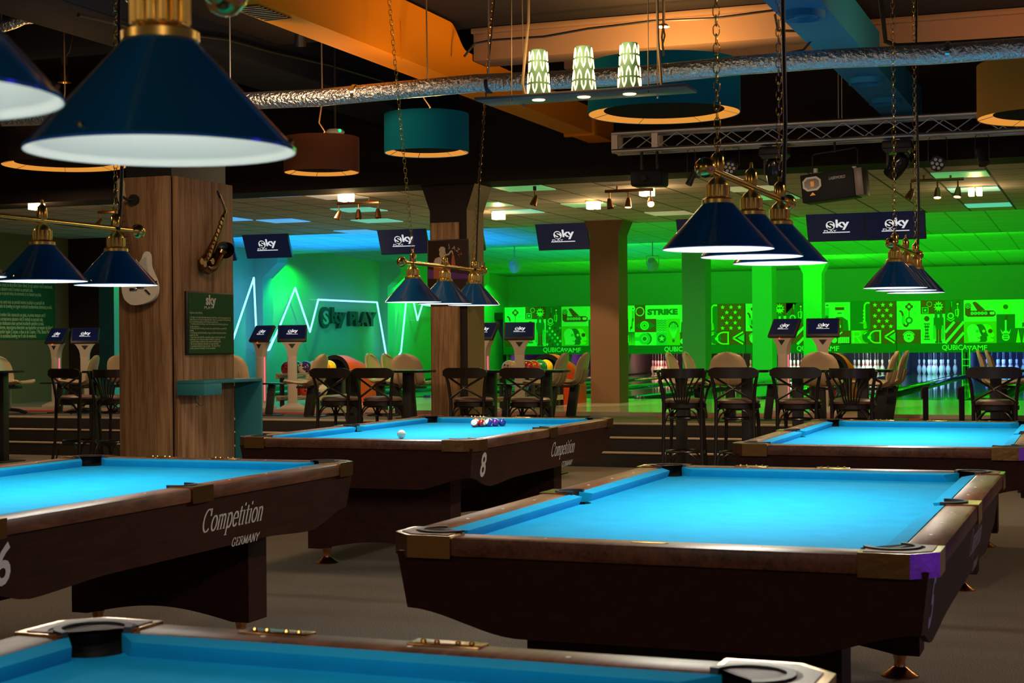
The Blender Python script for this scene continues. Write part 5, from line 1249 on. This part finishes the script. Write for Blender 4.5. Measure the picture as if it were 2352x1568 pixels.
UNITS = [(1155, 1432, 'leftmost printed masking unit, with sax, shoe and faces above the purple lanes', ((t_sax, 1160, 1207), (t_punk, 1207, 1254), (t_check, 1254, 1290), (t_shoe, 1290, 1352), (t_guitar, 1352, 1431)), 1292),
         (1432, 1712, 'printed masking unit reading STRIKE right of the brown column', ((t_guitar, 1433, 1458), (t_strike, 1458, 1562), (t_king, 1562, 1600), (t_rock, 1600, 1711)), 1573),
         (1712, 2059, 'printed masking unit with rows of stars behind the green columns', ((t_sax, 1713, 1752), (t_punk, 1752, 1806), (t_check, 1806, 1856), (t_guitar, 1856, 1908), (t_king, 1908, 1953), (t_rock, 1953, 2058)), 1880),
         (2059, 2392, 'rightmost printed masking unit with sax, shoe and faces, above the blue lanes', ((t_sax, 2060, 2115), (t_punk, 2115, 2171), (t_check, 2171, 2214), (t_shoe, 2214, 2289), (t_guitar, 2289, 2391)), 2217)]
for k, (p0, p1, lab, tl, plogo) in enumerate(UNITS):
    xa, xb = PX(p0), PX(p1)
    t = thing('masking_unit', lab, 'masking panel', ((xa + xb) / 2, YM, 0), 0, 'printed masking units'); off = Vector((-(xa + xb) / 2, -YM, 0))
    b = MB(); b.box(xa + .008, xb - .008, YM, YM + .06, 1.07, ZA1 + .01); 
    for v in b.bm.verts: v.co += off
    b.obj('panel', 'band_green', t)
    A = Art(); st = None
    for fn, q0, q1 in tl:
        bx = (PX(q0), PX(q1), ZA0, ZA1)
        if fn is t_check: r = fn(A, bx, k in (3, 2))
        else: r = fn(A, bx)
        if fn is t_strike: st = r
    for v in A.m.bm.verts: v.co += off
    A.m.obj('printed_art', ART, t)
    if st: text('strike_lettering', 'STRIKE', 'art_deep_green', .20, (st[1] - st[0]) * .88, Vector(((st[0] + st[1]) / 2, YM - .012, (st[2] + st[3]) / 2)) + off, (1, 0, 0), (0, 0, 1), t, bold=.012)
    xl = PX(plogo); r_, u_ = (1, 0, 0), (0, 0, 1); z = 1.185; kk = 1.0
    text('brand_lettering', 'QUBICA', 'band_letters', .18, .62, Vector((xl - .26, YM - .004, z)) + off, r_, u_, t, bold=.003)
    text('brand_lettering', 'AMF', 'band_letters', .18, .38, Vector((xl + .34, YM - .004, z)) + off, r_, u_, t, bold=.003)
    g = MB(); c = Vector((xl + .10, YM - .005, z)) + off
    g.poly([c + Vector((-.075, 0, .047)), c + Vector((.075, 0, .047)), c + Vector((0, 0, -.047))]); g.obj('brand_triangle', 'band_letters', t)
    g = MB(); c = c + Vector((0, -.002, .008)); g.poly([c + Vector((-.032, 0, .02)), c + Vector((.032, 0, .02)), c + Vector((0, 0, -.022))]); g.obj('brand_triangle', 'band_green', t)
    for s in (xa + (xb - xa) * .12, xb - (xb - xa) * .14):
        for d in (-.045, .045):
            g = MB(); g.cyl(Vector((s + d, YM + .001, 1.17)) + off, Vector((s + d, YM - .012, 1.17)) + off, .022, n=12); g.obj('sensor_eye', 'art_brown', t)

# ================================================================== NEON LINE AND WALL LETTERS
XW = -16.2
def wall_pts(lst, d=.225): return [at_x(px, py, XW + d) for px, py in lst]
def neon(name, pts, m, label):
    b = MB(); b.tube(wall_pts(pts), .021, 8)
    o = tag(b.obj(name, m), label, 'neon light', 'light lines on the lane wall')
    for p in wall_pts(pts):
        g = MB(); g.cyl(p, (XW - .01, p.y, p.z), .008, n=6); g.obj('standoff', 'white_plastic', o)
    return o
neon('neon_line', [(505, 862), (538, 771), (583, 638), (589, 768), (592, 800)], 'neon_blue', 'blue white light line with one tall peak right of the wood column')
neon('neon_line', [(603, 807), (618, 803), (641, 753), (678, 661), (712, 762), (731, 688), (866, 694), (890, 832)], 'neon_blue', 'blue white light line with a peak and a long flat top above the wall letters')
neon('neon_line', [(910, 826), (921, 808), (933, 690)], 'neon_teal', 'teal light line rising behind the beige seats to the lamp over table 8')
neon('neon_line', [(948, 684), (959, 735), (970, 699), (998, 703)], 'neon_teal', 'teal light line with a small dip left of the jazz poster column')
for px, c, p in ((590, (.02, .4, 1), 3.5), (678, (.02, .4, 1), 2), (800, (.02, .45, 1), 2.5), (925, (.02, 1, .5), 4)):
    q = at_x(px, 730, XW + .35); light('neon_glow', 'AREA', q, c, p, 2.2, aim=q + Vector((-1, 0, 0)), sy=1.6)
zc_ = at_x(745, 729, XW + .06).z; ya_, yb_, yc_, yd_ = [at_x(q, 729, XW + .04).y for q in (735, 791, 799, 861)]
t = thing('wall_lettering', 'large dark raised letters reading Sky PLAY on the green wall', 'sign', (XW, ya_, zc_))
g = MB(); g.lathe([(.001, 0), (.235, 0), (.235, .06), (.001, .06)], 40, (0, .23, 0), T=Matrix.Rotation(PI / 2, 4, 'Y')); g.obj('round_letter', 'letters', t)
text('wall_letter', 'S', 'wall', .40, .26, Vector((.062, .235, .0)), (0, 1, 0), (0, 0, 1), t, ext=.003, bold=.012)
text('wall_letter', 'ky', 'letters', .47, (yb_ - ya_) * .60, Vector((.03, (yb_ - ya_) * .70, -.0)), (0, 1, 0), (0, 0, 1), t, ext=.03, bold=.02)
text('wall_letter', 'PLAY', 'letters', .42, yd_ - yc_, Vector((.03, (yc_ + yd_) / 2 - ya_, -.01)), (0, 1, 0), (0, 0, 1), t, ext=.03, bold=.022)
# rules sign on the far left wall
p0, p1 = at_x(127, 762, XW + .02), at_x(-40, 755, XW + .02); zt_ = at_x(60, 650, XW + .02).z
t = thing('rules_sign', 'green printed rules sign on the olive wall at the far left', 'sign', (XW + .005, (p0.y + p1.y) / 2, (p0.z + zt_) / 2))
hw, hh = (p0.y - p1.y) / 2, (zt_ - p0.z) / 2 + .12
b = MB(); b.box(0, .012, -hw, hw, -hh, hh); b.obj('board', 'sign_wall', t)
LINES = ['in timpul vizitei dumneavoastra la Sky Play sa aveti un comportament si un', 'limbaj decent, sa nu creati un disconfort altor clienti. In caz contrar veti fi atentionati,', 'iar la urmatoarea abatere veti fi invitati sa parasiti sala.', 'Jocul de bowling nu va puteti misca de asemenea si cu bauturi pe pista.', 'mancaruri.', 'Jocul de bowling nu aveti voie sa parasiti incinta incaltati cu pantofii de',
         'La terminarea jocului de bowling va rugam restituiti incaltamintea destinata jocului.', 'Sky Play.', 'Dupa lansarea mai multor bile consecutiv pe pista, in prima instanta veti fi', 'atentionati, iar la urmatoarea abatere veti fi invitati sa parasiti sala.', 'Jocul de bowling se desfasoara doar purtand incaltarile specifice jocului.', 'Este interzisa sustinerea, depozitarea obiectelor sau bauturilor pe mesele de biliard.', 'In perioada sarbatorilor legale (Craciun, a doua zi de Craciun, 1 Mai, Sfanta Maria)', 'tarifele practicate la sectiunea bowling vor fi cele de weekend.']
for k, s in enumerate(LINES):
    text('printed_line', s, 'wall_text', .088, 2 * hw * .93 * min(1, len(s) / 86), Vector((.013, -hw * .93, hh * .80 - k * (2 * hh * .92 / len(LINES)))), (0, 1, 0), (0, 0, 1), t, ext=.001, align='L')
# framed rules sign on the wood column
XC = CX1
s0, s1 = at_x(428, 668, XC + .02), at_x(537, 690, XC + .02); zlo = at_x(428, 815, XC + .02).z; zhi = s0.z
t = thing('framed_sign', 'green framed rules sign reading sky PLAY on the right side of the wood column', 'sign', (XC + .001, (s0.y + s1.y) / 2, (zlo + zhi) / 2)); hw, hh = (s1.y - s0.y) / 2, (zhi - zlo) / 2
b = MB(); b.box(0, .018, -hw, hw, -hh, hh, .003); b.obj('frame', 'black', t); b = MB(); b.box(.0185, .020, -hw + .03, hw - .012, -hh + .012, hh - .012); b.obj('print', 'sign_green', t)
text('printed_logo', 'sky', 'sign_white', .11, .155, Vector((.0205, .0, hh * .70)), (0, 1, 0), (0, 0, 1), t, ext=.0008, bold=.004)
text('printed_logo', 'PLAY', 'sign_white', .03, .12, Vector((.0205, -.04, hh * .50)), (0, 1, 0), (0, 0, 1), t, ext=.0008)
for k, s in enumerate(['Regulament intern Sky Play', '', '- Va rugam ca in timpul vizitei dumneavoastra la Sky Play sa aveti un comportament si un', 'limbaj decent, sa nu creati un disconfort altor clienti. In caz contrar veti fi atentionati,', 'iar la urmatoarea abatere veti fi invitati sa parasiti sala.', '- In incinta jocului de bowling nu aveti voie cu mancare sau bauturi pe pista, suc', 'sau alte mancaruri.', '- In timpul jocului de bowling nu aveti voie sa parasiti incinta cu pantofii de', 'bowling.', '- La terminarea jocului de bowling va rugam restituiti incaltamintea destinata', 'jocului Sky Play.', '- Daca lansati mai multe bile consecutiv pe pista, in prima instanta veti fi', 'atentionati, iar la urmatoarea abatere invitati sa parasiti sala.', '- Jocul de bowling se desfasoara doar purtand incaltarile jocului.', '- Este interzisa depozitarea obiectelor pe mesele de biliard.', '- In perioada sarbatorilor legale (Craciun, 1 Mai, Sfanta Maria)', 'tarifele practicate la bowling vor fi cele de weekend.']):
    if s: text('printed_line', s, 'sign_text', .023, 2 * hw * .86 * min(1, len(s) / 88), Vector((.0205, -hw + .045, hh * .32 - k * .0175 * hh / .25)), (0, 1, 0), (0, 0, 1), t, ext=.0006, align='L')
# teal wall shelf round the column, with hook below
zs = at_x(478, 873, XC + .2).z; ya, yb = CY0 + .02, 11.52; dx = .25
t = thing('wall_shelf', 'teal shelf along the right side of the wood column with a tall end panel', 'shelf', (XC + .001, ya, 0))
b = MB(); b.box(0, dx, 0, yb - ya, zs - .025, zs, .002); b.obj('shelf_top', 'teal_paint', t)
b = MB(); b.box(0, dx, 0, .02, zs - .115, zs - .026, .002); b.obj('apron', 'teal_paint', t)
b = MB(); b.box(0, dx, yb - ya - .02, yb - ya, 0, zs - .026, .002); b.obj('end_panel', 'teal_paint', t)
b = MB(); b.box(dx - .02, dx, .02, .26, zs - .115, zs - .026, .002); b.obj('apron', 'teal_paint', t)
q = at_x(456, 922, XC + .02); t = thing('coat_hook', 'small metal coat hook under the teal shelf', 'hook', (XC + .001, q.y, q.z))
b = MB(); b.box(0, .006, -.012, .012, -.03, .04, .002); b.obj('plate', 'chrome', t); b = MB(); b.tube([(.004, 0, -.01), (.03, 0, -.035), (.055, .0, -.03), (.06, 0, .0)], .005, 6); b.tube([(.004, 0, .02), (.03, 0, .03), (.035, 0, .05)], .005, 6); b.obj('prong', 'chrome', t)
# ------------------------------------------------------------------ electric guitar
YG = CY0 - .004
def gp(px, py): q = at_y(px, py, YG); return (q.x, q.z)
body_px = [(317, 590), (322, 606), (334, 606), (339, 590), (342, 580), (351, 577), (355, 588), (355, 612), (362, 628), (370, 645), (373, 662), (370, 680), (360, 691), (343, 698), (322, 702), (305, 698), (296, 684), (291, 664), (294, 645), (304, 632), (310, 620), (306, 606), (301, 598), (300, 590), (305, 586), (312, 592)]
t = thing('electric_guitar', 'white electric guitar hanging upright on the front of the wood column', 'guitar', (CX0, YG, 1.2)); off = (-CX0, -1.2)
def G2(l): return [(gp(*p)[0] + off[0], gp(*p)[1] + off[1]) for p in l]
TG = Matrix(((1, 0, 0, 0), (0, 0, 1, 0), (0, 1, 0, 0), (0, 0, 0, 1)))
def smooth(pl, n=2):
    for _ in range(n):
        o = []
        for i in range(len(pl)):
            a, b = pl[i], pl[(i + 1) % len(pl)]; o += [(a[0] * .75 + b[0] * .25, a[1] * .75 + b[1] * .25), (a[0] * .25 + b[0] * .75, a[1] * .25 + b[1] * .75)]
        pl = o
    return pl
m = MB(); m.prism(smooth(G2(body_px)), -.075, -.035, T=TG); bmesh.ops.bevel(m.bm, geom=[e for e in m.bm.edges if len({round(v.co.y, 4) for v in e.verts}) == 1], offset=.006, segments=2, affect='EDGES'); bo = m.obj('body', 'guitar_body', t)
m = MB(); m.prism(smooth(G2([(325, 612), (345, 590), (350, 592), (350, 615), (362, 645), (350, 660), (330, 668), (316, 650)])), -.078, -.0755, T=TG); m.obj('pickguard', 'sign_white', bo)
m = MB(); m.prism(G2([(287, 468), (296, 466), (325, 608), (312, 612)]), -.088, -.066, T=TG); nk = m.obj('neck', 'guitar_neck', t)
for k in range(14):
    s = 1 - 2 ** (-k / 9); a = (287 + 25 * s * 1.45, 468 + 144 * s * 1.45); 
    if a[1] > 606: break
    m = MB(); m.prism(G2([(a[0], a[1]), (a[0] + 9 + 3 * s, a[1] - 2), (a[0] + 9 + 3 * s, a[1] - .8), (a[0], a[1] + 1.2)]), -.0895, -.0878, T=TG); m.obj('fret', 'chrome', nk)
m = MB(); m.prism(smooth(G2([(286, 467), (283, 445), (281, 420), (287, 413), (295, 414), (299, 422), (298, 440), (302, 455), (296, 466)]), 1), -.084, -.068, T=TG); hd = m.obj('headstock', 'maple', t)
for k in range(6):
    x, z = G2([(283.5, 420 + 7 * k)])[0]; m = MB(); m.cyl((x - .012, -.078, z), (x + .004, -.078, z), .005, n=8); m.obj('tuner', 'chrome', hd)
m = MB()
for q in G2([(320, 665), (336, 660)]): m.box(q[0] - .035, q[0] + .035, -.084, -.076, q[1] - .011, q[1] + .011, .003)
m.obj('pickup', 'chrome', bo)
x, z = G2([(352, 672)])[0]; m = MB(); m.prism([(x - .028, z + .02), (x - .01, z + .025), (x + .03, z - .012), (x + .02, z - .022)], -.084, -.076, T=TG); m.obj('jack_plate', 'chrome', bo)
q = at_y(310, 459, YG); t = thing('guitar_hanger', 'black round wall hanger holding the guitar neck', 'hook', (q.x, YG, q.z)); m = MB(); m.cyl((0, 0, 0), (0, -.03, 0), .042, n=20); m.tube([(0, -.03, 0), (-.03, -.07, 0), (-.045, -.10, .02)], .010, 8); m.obj('bracket', 'black', t)
# ------------------------------------------------------------------ saxophone
def sp(px, py, d=.05): q = at_x(px, py, XC + d); return Vector((0 + d, q.y, q.z))
t = thing('saxophone', 'dark brass saxophone hanging on the right side of the wood column', 'saxophone', (XC, 0, 0))
m = MB(); pts = [sp(513, 495), sp(505, 525), sp(490, 560), sp(476, 590)]; m.tube(pts, [.016, .021, .027, .032], 14); m.obj('body_tube', 'sax', t)
m = MB(); pts = [sp(476, 588), sp(464, 602), sp(466, 614), sp(477, 619), sp(489, 613), sp(499, 596), sp(506, 583)]; m.tube(pts, [.032, .036, .038, .040, .042, .044, .046], 14); m.obj('bow', 'sax', t)
m = MB(); pts = [sp(505, 585), sp(510, 575, .06), sp(513, 570, .07), sp(516, 571, .10), sp(519, 575, .125)]; m.tube(pts, [.045, .050, .056, .062, .072], 18, caps=False); m.obj('bell', 'sax', t, thick=.002)
m = MB(); m.tube([sp(513, 496), sp(517, 488), sp(518, 482), sp(513, 468), sp(508, 456), sp(504, 449)], [.013, .013, .012, .010, .009, .008], 10); m.obj('neck', 'sax_key', t)
m = MB(); m.tube([sp(506, 453), sp(502, 445), sp(499, 438)], [.011, .011, .006], 10); m.obj('mouthpiece', 'black_gloss', t)
for k in range(11):
    s = k / 10; m = MB(); c = sp(511 - 33 * s, 502 + 92 * s, .085); m.cyl(c - Vector((.015, 0, 0)), c + Vector((.004, 0, 0)), .012 + .005 * (k % 2), n=12); m.obj('key', 'sax_key', t)
for dy in (-.018, .022):
    m = MB(); a, b_ = sp(512, 500, .08), sp(478, 592, .08); m.cyl(a + Vector((0, dy, 0)), b_ + Vector((0, dy, 0)), .003, n=6); m.obj('key_rod', 'sax_key', t)
for q in ((469, 606), (487, 600), (462, 600)):
    m = MB(); c = sp(*q, .095); m.cyl(c, c + Vector((.008, 0, 0)), .026, n=16); m.obj('key', 'sax_key', t)
# ------------------------------------------------------------------ jazz poster
YP = Y0 - .063
def pp(px, py): q = at_y(px, py, YP); return (q.x, q.z)
a, b_ = pp(981, 551), pp(1077, 548); zlo = pp(1030, 698)[1]
t = thing('jazz_poster', 'framed dark poster of a man in a hat playing saxophone, reading JAZZ', 'poster', ((a[0] + b_[0]) / 2, YP, (a[1] + zlo) / 2)); cx, cz = (a[0] + b_[0]) / 2, (a[1] + zlo) / 2
b = MB(); b.box(a[0] - cx, b_[0] - cx, 0, .03, zlo - cz, a[1] - cz, .003); b.obj('frame', 'black', t)
b = MB(); b.box(a[0] - cx + .012, b_[0] - cx - .012, -.0015, .001, zlo - cz + .012, a[1] - cz - .012); b.obj('print', 'poster', t)
def fig(pts, m, d, nm): 
    g = MB(); g.prism([(pp(*p)[0] - cx, pp(*p)[1] - cz) for p in pts], -.002 - d, -.0015 - d, T=TG); g.obj(nm, m, t)
fig([(1008, 576), (1009, 571), (1013, 566), (1020, 567), (1023, 571), (1023, 575), (1010, 577)], 'poster_cream', .001, 'printed_hat')
fig([(1010, 577), (1022, 575), (1024, 582), (1022, 589), (1019, 594), (1012, 591), (1009, 585)], 'poster_cream', .0006, 'printed_face')
fig([(1009, 590), (1018, 594), (1022, 600), (1030, 600), (1034, 608), (1036, 640), (996, 640), (996, 600), (1001, 592)], 'poster_red', .0002, 'printed_coat')
fig([(999, 595), (1009, 590), (1020, 596), (1012, 606), (1004, 612), (998, 604)], 'poster_cream', .0006, 'printed_coat')
fig([(1023, 584), (1030, 582), (1035, 575), (1039, 575), (1042, 584), (1040, 584), (1037, 578), (1031, 586), (1023, 587)], 'poster_cream', .001, 'printed_saxophone')
fig([(1039, 584), (1043, 586), (1046, 606), (1044, 616), (1037, 614), (1037, 600)], 'poster_red', .001, 'printed_saxophone')
fig([(983, 618), (1074, 630), (1074, 640), (983, 640)], 'poster_violet', .0001, 'printed_band')
for ch, px, py, ro, mm in (('J', 1031, 566, .15, 'poster_cream'), ('A', 1043, 569, -.3, 'poster_cream'), ('Z', 1052, 574, -.6, 'poster_cream'), ('Z', 1057, 584, -1.0, 'poster_red')):
    x, z = pp(px, py); text('printed_letter', ch, mm, .062, None, (x - cx, -.003, z - cz), (math.cos(ro), 0, math.sin(ro)), (-math.sin(ro), 0, math.cos(ro)), t, ext=.0005)
# reed sticks in a vase on a bracket at the right flank of the poster column
q = at_x(1106, 640, X1 + .10); t = thing('reed_vase', 'vase with thin reeds at the right flank of the jazz poster column', 'vase', (X1 + .10, q.y, at_x(1106, 690, X1 + .1).z))
m = MB(); m.lathe([(.001, 0), (.04, 0), (.045, .06), (.03, .16), (.02, .2), (.018, .2)], 20); m.obj('vase', 'glass_green' if 'glass_green' in M else 'band_green', t)
for k, (dx_, dy_) in enumerate(((.03, .03), (-.02, .05), (.05, -.03), (-.03, -.02))):
    m = MB(); m.cyl((0, 0, .18), (dx_, dy_, .42), .005, n=6); m.obj('reed', 'maple' if k % 2 else 'lattice', t)
m = MB(); m.box(-.10, .07, -.08, .08, -.014, -.002); m.obj('bracket', 'chrome', t)
